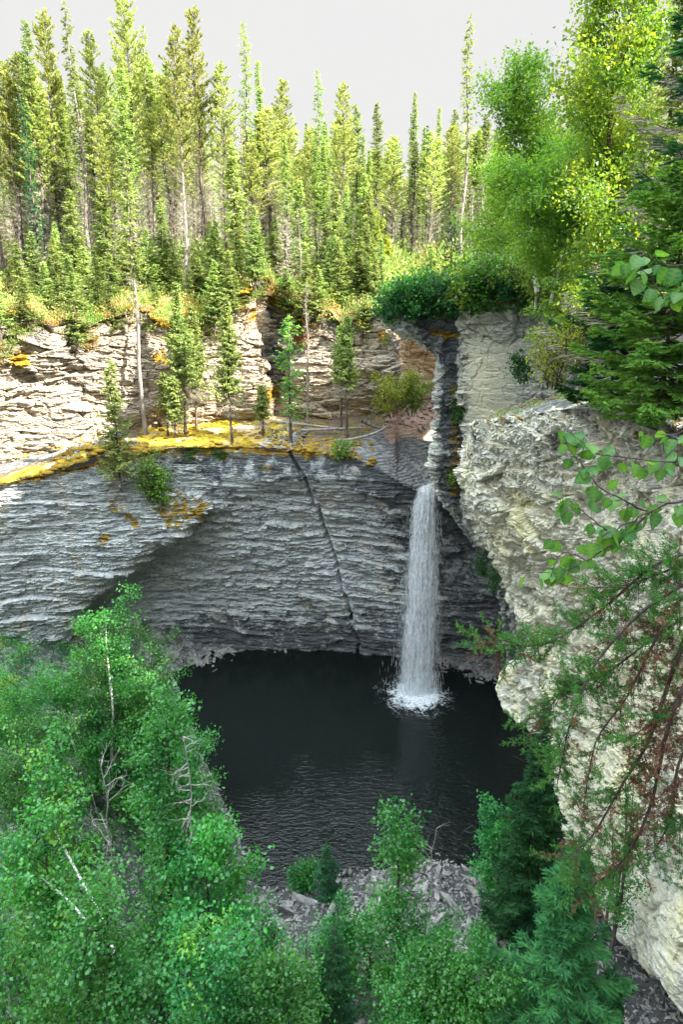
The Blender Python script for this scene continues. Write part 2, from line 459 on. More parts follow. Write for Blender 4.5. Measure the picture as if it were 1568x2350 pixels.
# outward is towards the camera
Nf = net(N, 1000, 470); Nf /= np.linalg.norm(Nf, axis=-1)[..., None]
if Nf[..., 1].mean() > 0: Nf = -Nf
ppx, ppy = proj(pos)
amp = np.ones(pos.shape[:2])
capm = smooth(1150, 1110, ppy + 0.06 * np.abs(ppx - 600)) * smooth(420, 520, ppx)      # smooth cap band over the alcove
amp *= 1 - 0.6 * capm
d = rock_disp(pos, amp, 3.0, big=0.38, tilt=0.06, s2=(0.25, 0.75, 0.11), s3=(0.12, 0.6, 0.06), lip=0.07, fac=((1.8, .40, .15), (.6, .15, .10)))
# long crack running down the wall
cx = np.interp(ppy, [1030, 1100, 1180, 1280, 1380, 1480], [662, 700, 738, 768, 798, 822]) + 5 * vn(ppy / 22.0, 0.5)
d -= 0.45 * np.exp(-((ppx - cx) / 4.0) ** 2) * smooth(1020, 1050, ppy)
d = d + 0.20 * smooth(-2, 14, ppx - cx) * np.exp(-((ppx - cx - 14) / 40.0) ** 2) * 0.8
fade = smooth(0, 0.02, np.linspace(0, 1, 470))[:, None]
pos = pos + Nf * (d * (0.35 + 0.65 * fade))[..., None]
tw = np.zeros_like(td)
tm = smooth(0.09, 0.0, np.linspace(0, 1, 470))[:, None] * smooth(900, 700, ppx) * 1.0
for (mx, my, r) in ((405, 1165, 60), (455, 1175, 40), (265, 1165, 22), (300, 1185, 18), (235, 1240, 22), (400, 1190, 30), (310, 1205, 16), (350, 1120, 22)):
    tm = np.maximum(tm, (.75 + .5 * vn(ppx / 9, ppy / 6, 2)) * np.exp(-(((ppx - mx) / r) ** 2 + ((ppy - my) / (r * .8)) ** 2)))
A_pos, A_N = pos, Nf
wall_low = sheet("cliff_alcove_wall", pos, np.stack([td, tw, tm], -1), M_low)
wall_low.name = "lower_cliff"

def rim_j(x, px): return (1.1 * vn(x / 2.6, 4.4) + .5 * vn(x / .9, 8.1)) * smooth(930, 880, px)
# ---- C: upper wall ------------------------------------------------------------------
C_px = [-420, -60, 150, 300, 450, 590, 640, 700, 820, 905, 918, 1000, 1150, 1400]
C_top = [800, 745, 742, 722, 705, 655, 690, 700, 735, 750, 775, 790, 790, 800]
C_m1 = [890, 830, 810, 790, 780, 760, 780, 780, 800, 820, 830, 835, 835, 840]
C_m2 = [1000, 960, 930, 900, 890, 880, 890, 890, 895, 895, 880, 880, 880, 890]
C_bot = [1150, 1085, 1025, 990, 975, 965, 962, 962, 958, 945, 930, 925, 925, 930]
C_Y = [[33, 39, 42, 44.5, 46.5, 47.2, 48.6, 47.6, 47.2, 46.0, 52.5, 54, 55, 56],
       [33, 38.8, 41.6, 44.3, 46.3, 47.2, 48.8, 47.3, 46.9, 45.7, 52.5, 54, 55, 56],
       [33, 39.8, 42.4, 44.5, 46.3, 47.2, 48.6, 47.5, 47.0, 46.3, 52.0, 53.5, 55, 56],
       [33, 39.8, 42.6, 44.8, 46.5, 47.2, 48.0, 47.6, 47.2, 46.6, 51.5, 53.0, 55, 56]]
C_d = [[.9, .9, .7, .5, .5, .6, .6, .6, .8, .1, .1, 0, 0, 0],
       [.3, .8, .1, 0, .1, .2, .7, .2, .3, 0, 0, 0, 0, 0],
       [.1, .1, .1, 0, .2, .1, .9, .1, .3, .1, 0, .2, 0, 0],
       [.1, .1, .4, .2, .2, .1, .3, .2, .3, .3, .3, .3, 0, 0]]
C_w = [[0, 0, 0, .1, .1, .5, 0, .1, .1, 0, .7, .8, .5, .5],
       [0, 0, 0, .1, .1, .2, 0, .0, .2, 0, .9, .8, .5, .5],
       [.1, .1, 0, .1, .2, .2, .1, .4, .4, 0, .7, .6, .5, .5],
       [.1, .1, .1, .2, .2, .3, .2, .4, .3, .1, .3, .3, .2, .2]]
px4 = np.tile(np.array(C_px, float), (4, 1))
ctrl = np.stack([px4, np.array([C_top, C_m1, C_m2, C_bot], float), np.array(C_Y, float), np.array(C_d, float), np.array(C_w, float)], -1)
ctrl = np.concatenate([P(ctrl[..., 0], ctrl[..., 1], ctrl[..., 2]), ctrl[..., 3:]], -1)
Cctrl = ctrl
g = net(ctrl, 900, 230)
pos = g[..., :3]
N = normals(net(ctrl, 70, 20)[..., :3]); Nf = net(N, 900, 230); Nf /= np.linalg.norm(Nf, axis=-1)[..., None]
if Nf[..., 1].mean() > 0: Nf = -Nf
ppx, ppy = proj(pos)
d = rock_disp(pos, np.ones(pos.shape[:2]), 21.0, big=0.9, s1=(0.75, 2.2, 0.22), s2=(0.26, 1.1, 0.08), s3=(0.11, 0.5, 0.03), lip=0.035, rough=0.08, tilt=0.02, fac=((2.0, .7, .32), (.7, .26, .13)))
cx = np.interp(ppy, [700, 780, 880, 960], [598, 612, 632, 640])
d -= 0.6 * np.exp(-((ppx - cx) / 9.0) ** 2)
pos = pos + Nf * d[..., None]
vv = np.linspace(0, 1, 230)[:, None]
pos[..., 2] += rim_j(pos[..., 0], ppx) * smooth(.4, 0, vv)
tm = (smooth(0.14, 0.0, vv) * 0.9 + smooth(0.85, 1.0, vv) * 0.5) * np.ones_like(d)
for (mx, my, r) in ((140, 712, 60), (370, 820, 22), (620, 905, 30), (45, 830, 30), (200, 700, 40), (640, 700, 30), (590, 730, 20), (365, 710, 30)):
    tm = np.maximum(tm, 1.1 * np.exp(-(((ppx - mx) / r) ** 2 + ((ppy - my) / (r * .8)) ** 2)))
C_pos, C_N = pos, Nf
sheet("upper_cliff", pos, np.stack([g[..., 3], g[..., 4], tm], -1), M_up)

# ---- D: buttress to the right of the fall ---------------------------------------------
D_sil = [(885, 722), (935, 775), (1002, 835), (1004, 910), (1003, 1000), (990, 1075), (1003, 1135), (1048, 1205), (1105, 1275), (1140, 1350), (1156, 1440), (1170, 1540), (1180, 1600)]
D_c1 = [1040, 1045, 1050, 1058, 1066, 1066, 1062, 1068, 1105, 1150, 1175, 1195, 1205]      # end of the dark strip
D_Y = [34.2, 34.4, 34.6, 34.8, 35, 35.2, 35.4, 35.8, 36.4, 37, 37.6, 38.2, 38.4]
rows = []
for i, (sx, sy) in enumerate(D_sil):
    y = sy; Y = D_Y[i]; c1 = max(D_c1[i], sx + 12)
    top = i == 0
    low = i >= 7
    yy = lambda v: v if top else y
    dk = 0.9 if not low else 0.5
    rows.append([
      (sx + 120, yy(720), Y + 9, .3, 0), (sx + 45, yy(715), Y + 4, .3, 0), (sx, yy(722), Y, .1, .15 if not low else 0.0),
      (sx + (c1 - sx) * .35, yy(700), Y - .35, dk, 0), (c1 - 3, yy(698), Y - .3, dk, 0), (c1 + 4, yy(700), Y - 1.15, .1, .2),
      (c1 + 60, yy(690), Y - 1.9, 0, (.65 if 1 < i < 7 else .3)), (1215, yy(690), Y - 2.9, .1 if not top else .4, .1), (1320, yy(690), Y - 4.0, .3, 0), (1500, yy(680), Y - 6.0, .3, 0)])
ctrl = px2w(rows); Dctrl = ctrl
g = net(ctrl, 620, 420)
pos = g[..., :3]
N = normals(net(ctrl, 50, 40)[..., :3]); Nf = net(N, 620, 420); Nf /= np.linalg.norm(Nf, axis=-1)[..., None]
if Nf[..., 1].mean() > 0: Nf = -Nf
ppx, ppy = proj(pos)
face = smooth(1062, 1085, ppx) * smooth(1260, 1180, ppx) * smooth(775, 800, ppy) * (ppy < 1060)
amp = 1 - 0.80 * face
d = rock_disp(pos, amp, 47.0, big=0.45, s1=(0.9, 2.6, 0.10), s2=(0.24, 0.8, 0.06), s3=(0.1, 0.4, 0.03), lip=0.02, rough=0.07, tilt=-0.06, fac=((1.3, .8, .30), (.5, .25, .13)))
pos = pos + Nf * d[..., None]
vv = np.linspace(0, 1, 420)[:, None]
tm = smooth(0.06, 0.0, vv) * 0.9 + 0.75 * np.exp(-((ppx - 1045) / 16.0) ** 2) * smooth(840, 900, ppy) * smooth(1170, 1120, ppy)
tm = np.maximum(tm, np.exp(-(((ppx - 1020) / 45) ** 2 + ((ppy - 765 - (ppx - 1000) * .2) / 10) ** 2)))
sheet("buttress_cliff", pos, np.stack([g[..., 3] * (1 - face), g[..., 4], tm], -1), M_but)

# ---- E: near outcrop on the right ------------------------------------------------------
E_sil = [(1072, 1012, 24), (1070, 1060, 23.9), (1090, 1160, 23.8), (1115, 1250, 23.7), (1150, 1340, 24), (1182, 1440, 24.5), (1196, 1500, 25), (1150, 1545, 25.3), (1148, 1585, 25.2), (1200, 1645, 24.4), (1262, 1720, 23), (1272, 1800, 22.3), (1285, 1900, 21), (1345, 1990, 19), (1385, 2050, 18), (1408, 2125, 16), (1470, 2190, 14.5), (1560, 2260, 13.0), (1640, 2380, 12), (1700, 2520, 11.5)]
rows = []
n = len(E_sil)
for i, (sx, sy, Y) in enumerate(E_sil):
    if i == 0:
        rows.append([(1160, 1000, 31, .5, 0), (1110, 1005, 27, .5, 0), (sx, sy, Y, .7, 0), (1130, 972, Y - 2, .6, 0), (1230, 945, 19.5, .6, 0), (1330, 930, 16.5, .6, 0), (1450, 960, 13, .5, 0), (1600, 1010, 10, .5, 0), (1900, 1150, 7, .5, 0), (2900, 1500, 3.0, .5, 0)])
        continue
    k = i / (n - 1)
    Yr = 10 + 1.3 * k + 0.4 * math.sin(i)
    xr = 1640
    def X(u): return sx + (max(xr, sx + 60) - sx) * u
    rim = [972, 945, 930, 960, 1010][:]
    pts = [(sx + 90, sy, Y + 7, 0, 0), (sx + 35, sy, Y + 2.6, 0, 0), (sx, sy, Y, .1 if i > 1 else .5, 0)]
    for u, ry in ((0.13, 972), (0.28, 945), (0.46, 932), (0.68, 960), (1.0, 1010)):
        # rows fan out from the rim line to the bottom of the frame on the right
        yb = sy + (2420 - sy) * 0 
        rr = ry + (sy - 1012) * (1 + 0.0 * u)
        dk = {1: .5, 2: .25}.get(i, 0.0)
        if 8 <= i <= 9: dk = 0.15
        wm = 0.05 + 0.32 * (math.sin(u * 4 + i * .6) > 0.3)
        pts.append((X(u), rr + (60 * u * k), Y + (Yr - Y) * u ** 0.8, dk, wm * (i > 2)))
    pts.append((1950, sy + 200, 7 + k, 0, .2)); pts.append((2950, sy + 500, 3.0, 0, 0))
    rows.append(pts)
ctrl = px2w(rows); Ectrl = ctrl
NU, NV = 800, 900
g = net(ctrl, NU, NV)
pos = g[..., :3]
N = normals(net(ctrl, 50, 60)[..., :3]); Nf = net(N, NU, NV); Nf /= np.linalg.norm(Nf, axis=-1)[..., None]
if Nf[..., 0].mean() > 0: Nf = -Nf
ppx, ppy = proj(pos)
vv = np.linspace(0, 1, NV)[:, None]
low = smooth(0.5, 0.75, vv)
amp = (1.0 - 0.35 * low) * np.ones(pos.shape[:2])
d = rock_disp(pos, amp, 63.0, big=0.55, s1=(0.8, 1.5, 0.12), s2=(0.27, 0.6, 0.05), s3=(0.1, 0.3, 0.02), lip=0.015, rough=0.10, tilt=0.10, fac=((1.3, .9, .30), (.42, .28, .12), (.17, .12, .045)))
rid = 1 - np.abs(fbm(pos[..., 0] / 1.3, pos[..., 1] / 1.3, pos[..., 2] / 1.0 + 5, 4))
d = d + 0.12 * fbm(pos[..., 0] / .8, pos[..., 1] / .8, pos[..., 2] / .7, 4)
pos = pos + Nf * d[..., None]
tm = smooth(0.05, 0.0, vv) * 0.6 * np.ones_like(d)
tm = np.maximum(tm, 0.5 * smooth(0.13, 0.05, vv) * (vn(ppx / 30, ppy / 30) > 0.3))
rust = 0.9 * np.exp(-(((ppx - 1148) / 16) ** 2 + ((ppy - 1545) / 26) ** 2))
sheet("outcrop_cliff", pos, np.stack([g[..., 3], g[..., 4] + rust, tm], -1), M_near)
E_pos, E_N = pos, Nf

# ---- terrace, river bed, slopes and forest floor -----------------------------------------
def ground_mat(name):
    m, t, o = new_mat(name); b = NB(t)
    geo = b.n('ShaderNodeNewGeometry'); pos = geo.outputs['Position']
    att = b.n('ShaderNodeAttribute', attribute_name='tone')
    sep = b.n('ShaderNodeSeparateColor'); t.links.new(att.outputs['Color'], sep.inputs[0])
    n1 = b.noise(pos, 1.1, 5, 0.6); n2 = b.noise(pos, 6.0, 5, 0.7); n3 = b.noise(pos, 0.5, 4)
    moss = b.mix(b.ramp(n1, 0.35, 0.6), (0.25, 0.18, 0.015), (0.58, 0.42, 0.05))
    moss = b.mix(b.ramp(b.noise(pos, 0.55, 4, .6), 0.48, 0.60), moss, (0.48, 0.36, 0.23))
    moss = b.mix(b.math('MULTIPLY', b.ramp(b.noise(pos, 2.3, 5, .65), 0.55, 0.66), .7), moss, (0.12, 0.12, 0.03))
    duff = b.mix(b.ramp(n2, 0.35, 0.65), (0.07, 0.055, 0.04), (0.22, 0.17, 0.12))
    duff = b.mix(b.ramp(n1, 0.5, 0.68), duff, (0.22, 0.17, 0.04))
    rock = b.mix(b.ramp(b.noise(b.mapping(pos, (1, 1.8, 5)), 2.2, 6, 0.65), 0.4, 0.6), (0.10, 0.11, 0.12), (0.27, 0.27, 0.26))
    red = (0.36, 0.25, 0.20)
    c = b.mix(b.ramp(b.math('ADD', sep.outputs[0], b.math('MULTIPLY', b.math('SUBTRACT', n1, .5), .8)), 0.4, 0.6), duff, moss)
    c = b.mix(b.ramp(b.math('ADD', sep.outputs[1], b.math('MULTIPLY', b.math('SUBTRACT', n1, .5), .6)), 0.4, 0.6), c, rock)
    c = b.mix(b.ramp(b.math('ADD', sep.outputs[2], b.math('MULTIPLY', b.math('SUBTRACT', n2, .5), .8)), 0.5, 0.6), c, red)
    bump = b.n('ShaderNodeBump'); bump.inputs['Distance'].default_value = 0.08; t.links.new(b.math('ADD', n2, n1), bump.inputs['Height'])
    p = b.n('ShaderNodeBsdfPrincipled'); b.put(p.inputs['Base Color'], c); p.inputs['Roughness'].default_value = 0.95
    p.inputs['Specular IOR Level'].default_value = 0.15
    t.links.new(bump.outputs[0], p.inputs['Normal']); t.links.new(p.outputs[0], o.inputs[0])
    return m
M_ground = ground_mat("forest_ground")
# terrace: from the rim of the lower wall to the foot of the upper wall (meets both)
rimA = Actrl[0, :, :3]; baseC = Cctrl[3, :, :3]
t_ = np.linspace(0, 1, 12)
def curve(c, n): return cr(c, n)
def by_px(c, xs):
    px, _ = proj(c); return np.stack([np.interp(xs, px, c[:, k]) for k in range(3)], -1)
xs = np.linspace(-400, 1195, 500)
ra = by_px(curve(rimA, 400), xs); cb = by_px(curve(baseC, 400), xs)
nv = 140
vvv = np.linspace(-0.01, 1.06, nv)[:, None, None]
g = ra[None] * (1 - vvv) + cb[None] * vvv
ppx, ppy = proj(g)
v1 = vvv[..., 0]
bumpy = smooth(0, 0.08, v1)
g[..., 2] += bumpy * (0.22 * fbm(g[..., 0] / 1.3, g[..., 1] / 1.0, 0, 4) + .07 * np.abs(vn(g[..., 0] / .35, g[..., 1] / .35, 3))) + 0.03
# mossy rubble mound at the left of the ledge
g[..., 2] += 0.75 * np.exp(-(((ppx - 225) / 75) ** 2)) * np.exp(-((v1 - 0.22) / 0.26) ** 2)
g[..., 2] += 0.35 * np.exp(-(((ppx - 640) / 60) ** 2)) * np.exp(-((v1 - 0.35) / 0.3) ** 2)
# stepped bedrock towards the lip of the fall
bedm = smooth(780, 900, ppx) * smooth(0.9, 0.5, v1)
stp = g[..., 2] + 0.12 * vn(g[..., 0] / 1.5, g[..., 1] / .9)
q = np.floor(stp / 0.13) * 0.13
g[..., 2] = g[..., 2] * (1 - bedm) + (q + 0.04 * fbm(g[..., 0] / .4, g[..., 1] / .4)) * bedm
mossT = smooth(300, 340, ppx) * smooth(700, 600, ppx) * 1.0 + smooth(330, 180, ppx) * smooth(0.5, 0.15, v1) * 0.9 + 0.35 * smooth(600, 700, ppx) * smooth(850, 700, ppx)
rockT = np.clip(bedm * 1.1 + 0.55 * smooth(600, 640, ppx) * smooth(0.3, 0.0, v1) + smooth(320, 250, ppx) * smooth(0.4, 0.7, v1), 0, 1)
redT = smooth(850, 900, ppx) * smooth(0.35, 0.6, v1) * 0.75
tone = np.stack([mossT, rockT, redT], -1)
sheet("terrace_ground", g, tone, M_ground)
terrace = g
# slope above the upper wall up to the plateau, then the far forest floor
topC = Cctrl[0, :, :3]
xs2 = np.linspace(-420, 1400, 400)
tcv = by_px(curve(topC, 400), xs2); tcv[:, 2] += rim_j(tcv[:, 0], xs2)
back = [(lambda a: a)(tcv)]
def row_at(pyv, Y): return P(xs2, np.interp(xs2, [-420, 300, 600, 900, 1400], pyv), np.full_like(xs2, Y) if np.isscalar(Y) else Y)
r1 = row_at([700, 670, 630, 660, 690], 53.0)
r1 = np.where((tcv[:, 1:2] > 50), tcv + (r1 - tcv) * 0.3 + np.array([0, 2.5, .4]), r1)
r2 = row_at([640, 625, 612, 628, 640], 60.0)
r3 = row_at([606, 602, 600, 597, 600], 72.0)
r4 = row_at([600, 596, 594, 590, 592], 90.0)
r5 = row_at([590, 588, 588, 586, 588], 150.0); r5[:, 2] = 13.0
ctrl = np.stack([tcv + np.array([0, -0.25, -0.12]), r1, r2, r3, r4, r5])
g = cr(ctrl, 220)
amp_ = smooth(0, 0.05, np.linspace(0, 1, 220))[:, None]
g[..., 2] += amp_ * 0.45 * fbm(g[..., 0] / 3.0, g[..., 1] / 3.0, 2.0, 4)
far_x = g.copy()
tone = np.zeros(g.shape); tone[..., 0] = 0.48; 
sheet("forest_floor", g, tone, M_ground)
forest = g
def floor_point(px, v):
    """point of the forest floor at picture column px and row fraction v"""
    k = int(np.clip(v, 0, 1) * (forest.shape[0] - 1)); r = forest[k]
    q_, _ = proj(r); i = int(np.argmin(np.abs(q_ - px))); return r[i]
def floor_at(px, Y):
    q_, _ = proj(forest); c = (np.abs(q_ - px) / 12) + np.abs(forest[..., 1] - Y)
    k = np.unravel_index(np.argmin(c), c.shape); return forest[k]
# wide plateau behind and beside everything
hx = np.linspace(-1200, 1200, 160); hy = np.concatenate([np.linspace(60, 160, 40), np.linspace(170, 1800, 60)])
HX, HY = np.meshgrid(hx, hy)
HZ = 3.2 + 9.5 * smooth(60, 150, HY) + 3.0 * vn(HX / 90, HY / 90) * smooth(150, 300, HY) + 0.02 * np.maximum(HY - 150, 0) * 0.25 - 1.2
sheet("distant_plateau", np.stack([HX, HY, HZ], -1)[::-1], np.stack([HX * 0 + .3, HX * 0, HX * 0], -1), M_ground)

# top of the buttress and the right bank hillside
topD = Dctrl[0, :, :3]
xsd = np.linspace(0, 1, 200)
tD = curve(topD[1:], 200)
side = np.stack([tD + [0, .1, -.1], tD + np.array([1.0, 3.2, .7]), tD + np.array([3, 8, 1.0]), tD + np.array([8, 18, 2.6]), tD + np.array([20, 34, 6.0])])
g = cr(side, 120); g[..., 2] += 0.3 * fbm(g[..., 0] / 2, g[..., 1] / 2, 7, 4) * smooth(0, 0.06, np.linspace(0, 1, 120))[:, None]
sheet("buttress_top_ground", g, np.stack([g[..., 0] * 0 + .2, g[..., 0] * 0, g[..., 0] * 0], -1), M_ground)
butt_top = g
tE = curve(Ectrl[0, 1:, :3], 260)
side = np.stack([tE + [0, .05, -.08], tE + np.array([.8, 1.6, .02]), tE + np.array([2.4, 3.6, .12]), tE + np.array([7, 6, 1.2]), tE + np.array([16, 8, 4.5]), tE + np.array([40, 10, 9])])
g = cr(side, 160); g[..., 2] += 0.2 * fbm(g[..., 0] / 1.2, g[..., 1] / 1.2, 9, 4) * smooth(0, 0.05, np.linspace(0, 1, 160))[:, None]
sheet("outcrop_top_ground", g, np.stack([g[..., 0] * 0 + .2, g[..., 0] * 0 + .6, g[..., 0] * 0], -1), M_ground)
out_top = g

# ---- basin: pool bed, scree slope and left bank --------------------------------------------
WZ = -22.0
poolpx = [(395, 1545), (470, 1512), (520, 1497), (600, 1488), (750, 1478), (900, 1485), (1000, 1512), (1150, 1560), (1270, 1640), (1330, 1760), (1300, 1900), (1170, 1985), (1080, 2000), (1000, 1968), (900, 1990), (760, 2012), (640, 2050), (585, 2035), (540, 1900), (480, 1780), (430, 1650)]
pool = np.array([PZ(a, b_, WZ)[:2] for a, b_ in poolpx])
gx = np.linspace(-42, 22, 330); gy = np.linspace(3, 47, 300)
GX, GY = np.meshgrid(gx, gy)
def sdf(poly, X, Y):
    d = np.full(X.shape, 1e9); ins = np.zeros(X.shape, bool); n = len(poly)
    for i in range(n):
        a = poly[i]; c = poly[(i + 1) % n]; e = c - a
        t = np.clip(((X - a[0]) * e[0] + (Y - a[1]) * e[1]) / (e @ e), 0, 1)
        d = np.minimum(d, np.hypot(X - a[0] - t * e[0], Y - a[1] - t * e[1]))
        cond = ((a[1] > Y) != (c[1] > Y)) & (X < (c[0] - a[0]) * (Y - a[1]) / (c[1] - a[1] + 1e-12) + a[0])
        ins ^= cond
    return np.where(ins, -d, d)
DS = sdf(pool, GX, GY)
slope = np.where(DS > 0, 0.46, 0.35)
GZ = WZ + np.clip(DS * slope, -1.6, 6.5)
# the far and left shores stay low: gravel bars at the foot of the wall
lowm = smooth(33, 37, GY) * smooth(-12.5, -9, GX)
GZ = GZ * (1 - lowm) + (WZ + np.clip(DS * 0.14, -1.6, 0.8)) * lowm
GZ += (0.22 * fbm(GX / 1.5, GY / 1.5, 4, 4) + 0.14 * vn(GX / .35, GY / .35, 3)) * smooth(-0.6, 0.8, DS)
def ground_z(x, y):
    i = np.clip(np.round((np.asarray(x) - gx[0]) / (gx[1] - gx[0])).astype(int), 0, len(gx) - 1)
    j = np.clip(np.round((np.asarray(y) - gy[0]) / (gy[1] - gy[0])).astype(int), 0, len(gy) - 1)
    return GZ[j, i]
M_scree = rock_mat("scree_limestone", (0.36, 0.36, 0.34), (0.20, 0.20, 0.20), (0.04, 0.042, 0.045), (0.16, 0.11, 0.05), 0.9, 0.2, fine=1.2)
sheet("scree_ground", np.stack([GX, GY, GZ], -1)[::-1], np.stack([smooth(3, -0.5, DS) * .8 + .35, DS * 0, DS * 0 + .12], -1), M_scree)

# water
m, t, o = new_mat("pool_water"); b = NB(t)
geo = b.n('ShaderNodeNewGeometry'); pos_ = geo.outputs['Position']
FALL = PZ(955, 1592, WZ)
mp = b.mapping(pos_, (1, 1, 1), loc=(-FALL[0], -FALL[1], 0))
sp3 = b.n('ShaderNodeSeparateXYZ'); t.links.new(mp, sp3.inputs[0])
rr = b.math('SQRT', b.math('ADD', b.math('POWER', sp3.outputs[0], 2.0), b.math('POWER', b.math('MULTIPLY', sp3.outputs[1], 0.85), 2.0)))
# foam: dense near the fall, lacy further out
wv = b.noise(pos_, 1.1, 5, 0.6, 1.5)
vor = b.n('ShaderNodeTexVoronoi', feature='DISTANCE_TO_EDGE'); vor.inputs['Scale'].default_value = 2.3
wp = b.n('ShaderNodeVectorMath', operation='ADD'); t.links.new(pos_, wp.inputs[0])
nz = b.n('ShaderNodeTexNoise'); nz.inputs['Scale'].default_value = 2.0; t.links.new(pos_, nz.inputs['Vector'])
sc_ = b.n('ShaderNodeVectorMath', operation='SCALE'); t.links.new(nz.outputs['Color'], sc_.inputs[0]); sc_.inputs['Scale'].default_value = 1.6
t.links.new(sc_.outputs[0], wp.inputs[1]); t.links.new(wp.outputs[0], vor.inputs['Vector'])
lace = b.math('MULTIPLY', b.math('SUBTRACT', 1.0, b.ramp(vor.outputs[0], 0.0, 0.09)), b.ramp(b.noise(pos_, 1.4, 3, .6), .42, .58))
rj = b.math('ADD', rr, b.math('MULTIPLY', b.math('SUBTRACT', wv, 0.5), 2.4))
dense = b.math('SUBTRACT', 1.0, b.ramp(rj, 0.95, 1.7))
outer = b.math('MULTIPLY', b.math('SUBTRACT', 1.0, b.ramp(rj, 1.3, 2.6)), lace)
foam = b.math('MINIMUM', b.math('ADD', dense, b.math('MULTIPLY', outer, 0.9)), 1.0)
foam = b.math('MULTIPLY', foam, b.math('ADD', 0.35, b.math('MULTIPLY', b.ramp(b.noise(pos_, 9, 4, .7), 0.35, 0.6), 0.65)))
p = b.n('ShaderNodeBsdfPrincipled')
b.put(p.inputs['Base Color'], b.mix(foam, (0.007, 0.010, 0.009), (0.80, 0.86, 0.90)))
b.put(p.inputs['Roughness'], b.math('ADD', 0.06, b.math('MULTIPLY', foam, 0.7)))
p.inputs['IOR'].default_value = 1.33
bp = b.n('ShaderNodeBump'); bp.inputs['Distance'].default_value = 0.06; bp.inputs['Strength'].default_value = 0.75
wvh = b.math('ADD', b.math('MULTIPLY', b.noise(b.mapping(pos_, (1.0, 2.2, 1), rot=(0, 0, 0.15)), 2.1, 3, 0.55, 0.6), 1.0), b.math('MULTIPLY', b.noise(b.mapping(pos_, (1, 1.8, 1), rot=(0, 0, -0.3)), 5.5, 2, 0.5), 0.35))
wvh = b.math('MULTIPLY', wvh, b.math('ADD', .25, b.math('MULTIPLY', b.ramp(b.math('ADD', b.noise(b.mapping(pos_, (1, .5, 1)), .22, 3), b.math('MULTIPLY', b.math('SUBTRACT', 31.0, b.math('ADD', sp3.outputs[1], FALL[1])), .02)), .42, .66), 1.6)))
t.links.new(wvh, bp.inputs['Height']); t.links.new(bp.outputs[0], p.inputs['Normal'])
t.links.new(p.outputs[0], o.inputs[0]); M_water = m
hx = np.linspace(-16, 16, 40); hy = np.linspace(20, 46, 40); HX, HY = np.meshgrid(hx, hy)
wtr = sheet("water", np.stack([HX, HY, HX * 0 + WZ], -1)[::-1], np.zeros(HX.shape + (3,)), M_water, flat=False)
# ================================================================== PLANTS: materials
M_bark = wood_mat("conifer_bark", (0.055, 0.045, 0.040), (0.17, 0.14, 0.12))
M_barkpale = wood_mat("pale_conifer_bark", (0.15, 0.13, 0.12), (0.32, 0.28, 0.25))  # paler bark for some of the pines and spruces
M_birchbark = wood_mat("birch_bark", (0.16, 0.14, 0.12), (0.62, 0.60, 0.57), 5.0, 1.6, 0.30, 0.42)
M_twig = wood_mat("dark_twig_bark", (0.035, 0.028, 0.026), (0.10, 0.08, 0.07))
M_dead = wood_mat("grey_dead_wood", (0.17, 0.16, 0.15), (0.38, 0.35, 0.33))
M_lich = leaf_mat("hanging_lichen_twigs", (0.27, 0.25, 0.20), (0.50, 0.46, 0.37), 0.3, (1, 1, 1))
M_pine = leaf_mat("pine_needles", (0.26, 0.32, 0.10), (0.54, 0.57, 0.22), 0.45, (1.12, 1.12, .75))
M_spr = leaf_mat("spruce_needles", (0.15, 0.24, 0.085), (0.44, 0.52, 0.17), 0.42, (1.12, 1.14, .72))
M_sprdark = leaf_mat("shade_tinted_spruce_needles", (0.025, 0.095, 0.05), (0.07, 0.19, 0.07), 0.35, (0.9, 1.2, .5))  # dark spruce green with shade put into the needle colour
M_sprlit = leaf_mat("sun_tinted_spruce_needles", (0.045, 0.16, 0.05), (0.24, 0.38, 0.07), 0.4, (1.1, 1.2, .5), scale=1.5)  # sunlit yellow put into the needle colour
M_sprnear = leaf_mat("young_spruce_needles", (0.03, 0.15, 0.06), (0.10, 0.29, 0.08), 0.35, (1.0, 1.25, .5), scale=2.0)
M_grn = leaf_mat("birch_leaves_sun_tinted", (0.075, 0.19, 0.03), (0.24, 0.37, 0.055), 0.5, (1.3, 1.2, .4), 0.03)  # sunlight put into the leaf colour
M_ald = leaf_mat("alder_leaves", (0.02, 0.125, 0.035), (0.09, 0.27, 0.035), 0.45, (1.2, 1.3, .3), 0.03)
M_bir = leaf_mat("birch_leaves_shade_tinted", (0.015, 0.16, 0.05), (0.09, 0.37, 0.045), 0.48, (1.1, 1.3, .25), 0.04)  # cooler copy of the birch green, shade put into the colour
M_yel = leaf_mat("yellow_green_leaves", (0.19, 0.30, 0.03), (0.42, 0.47, 0.06), 0.5, (1.2, 1.2, .4), 0.03)
M_tip = leaf_mat('yellow_green_leaf_tips', (0.10, 0.29, 0.04), (0.24, 0.46, 0.06), 0.48, (1.1, 1.2, .3), 0.04)  # brighter, yellower green scattered through some crowns
M_rust = leaf_mat("rusty_shrub_leaves", (0.34, 0.19, 0.10), (0.52, 0.36, 0.20), 0.3, (1.2, .9, .6))
M_jun = leaf_mat("juniper_needles", (0.035, 0.14, 0.045), (0.11, 0.27, 0.055), 0.35, (1.1, 1.25, .5), scale=3.0)
M_junbr = leaf_mat("brown_juniper_needles", (0.085, 0.045, 0.03), (0.23, 0.12, 0.07), 0.2, (1.2, .9, .7), scale=3.0)

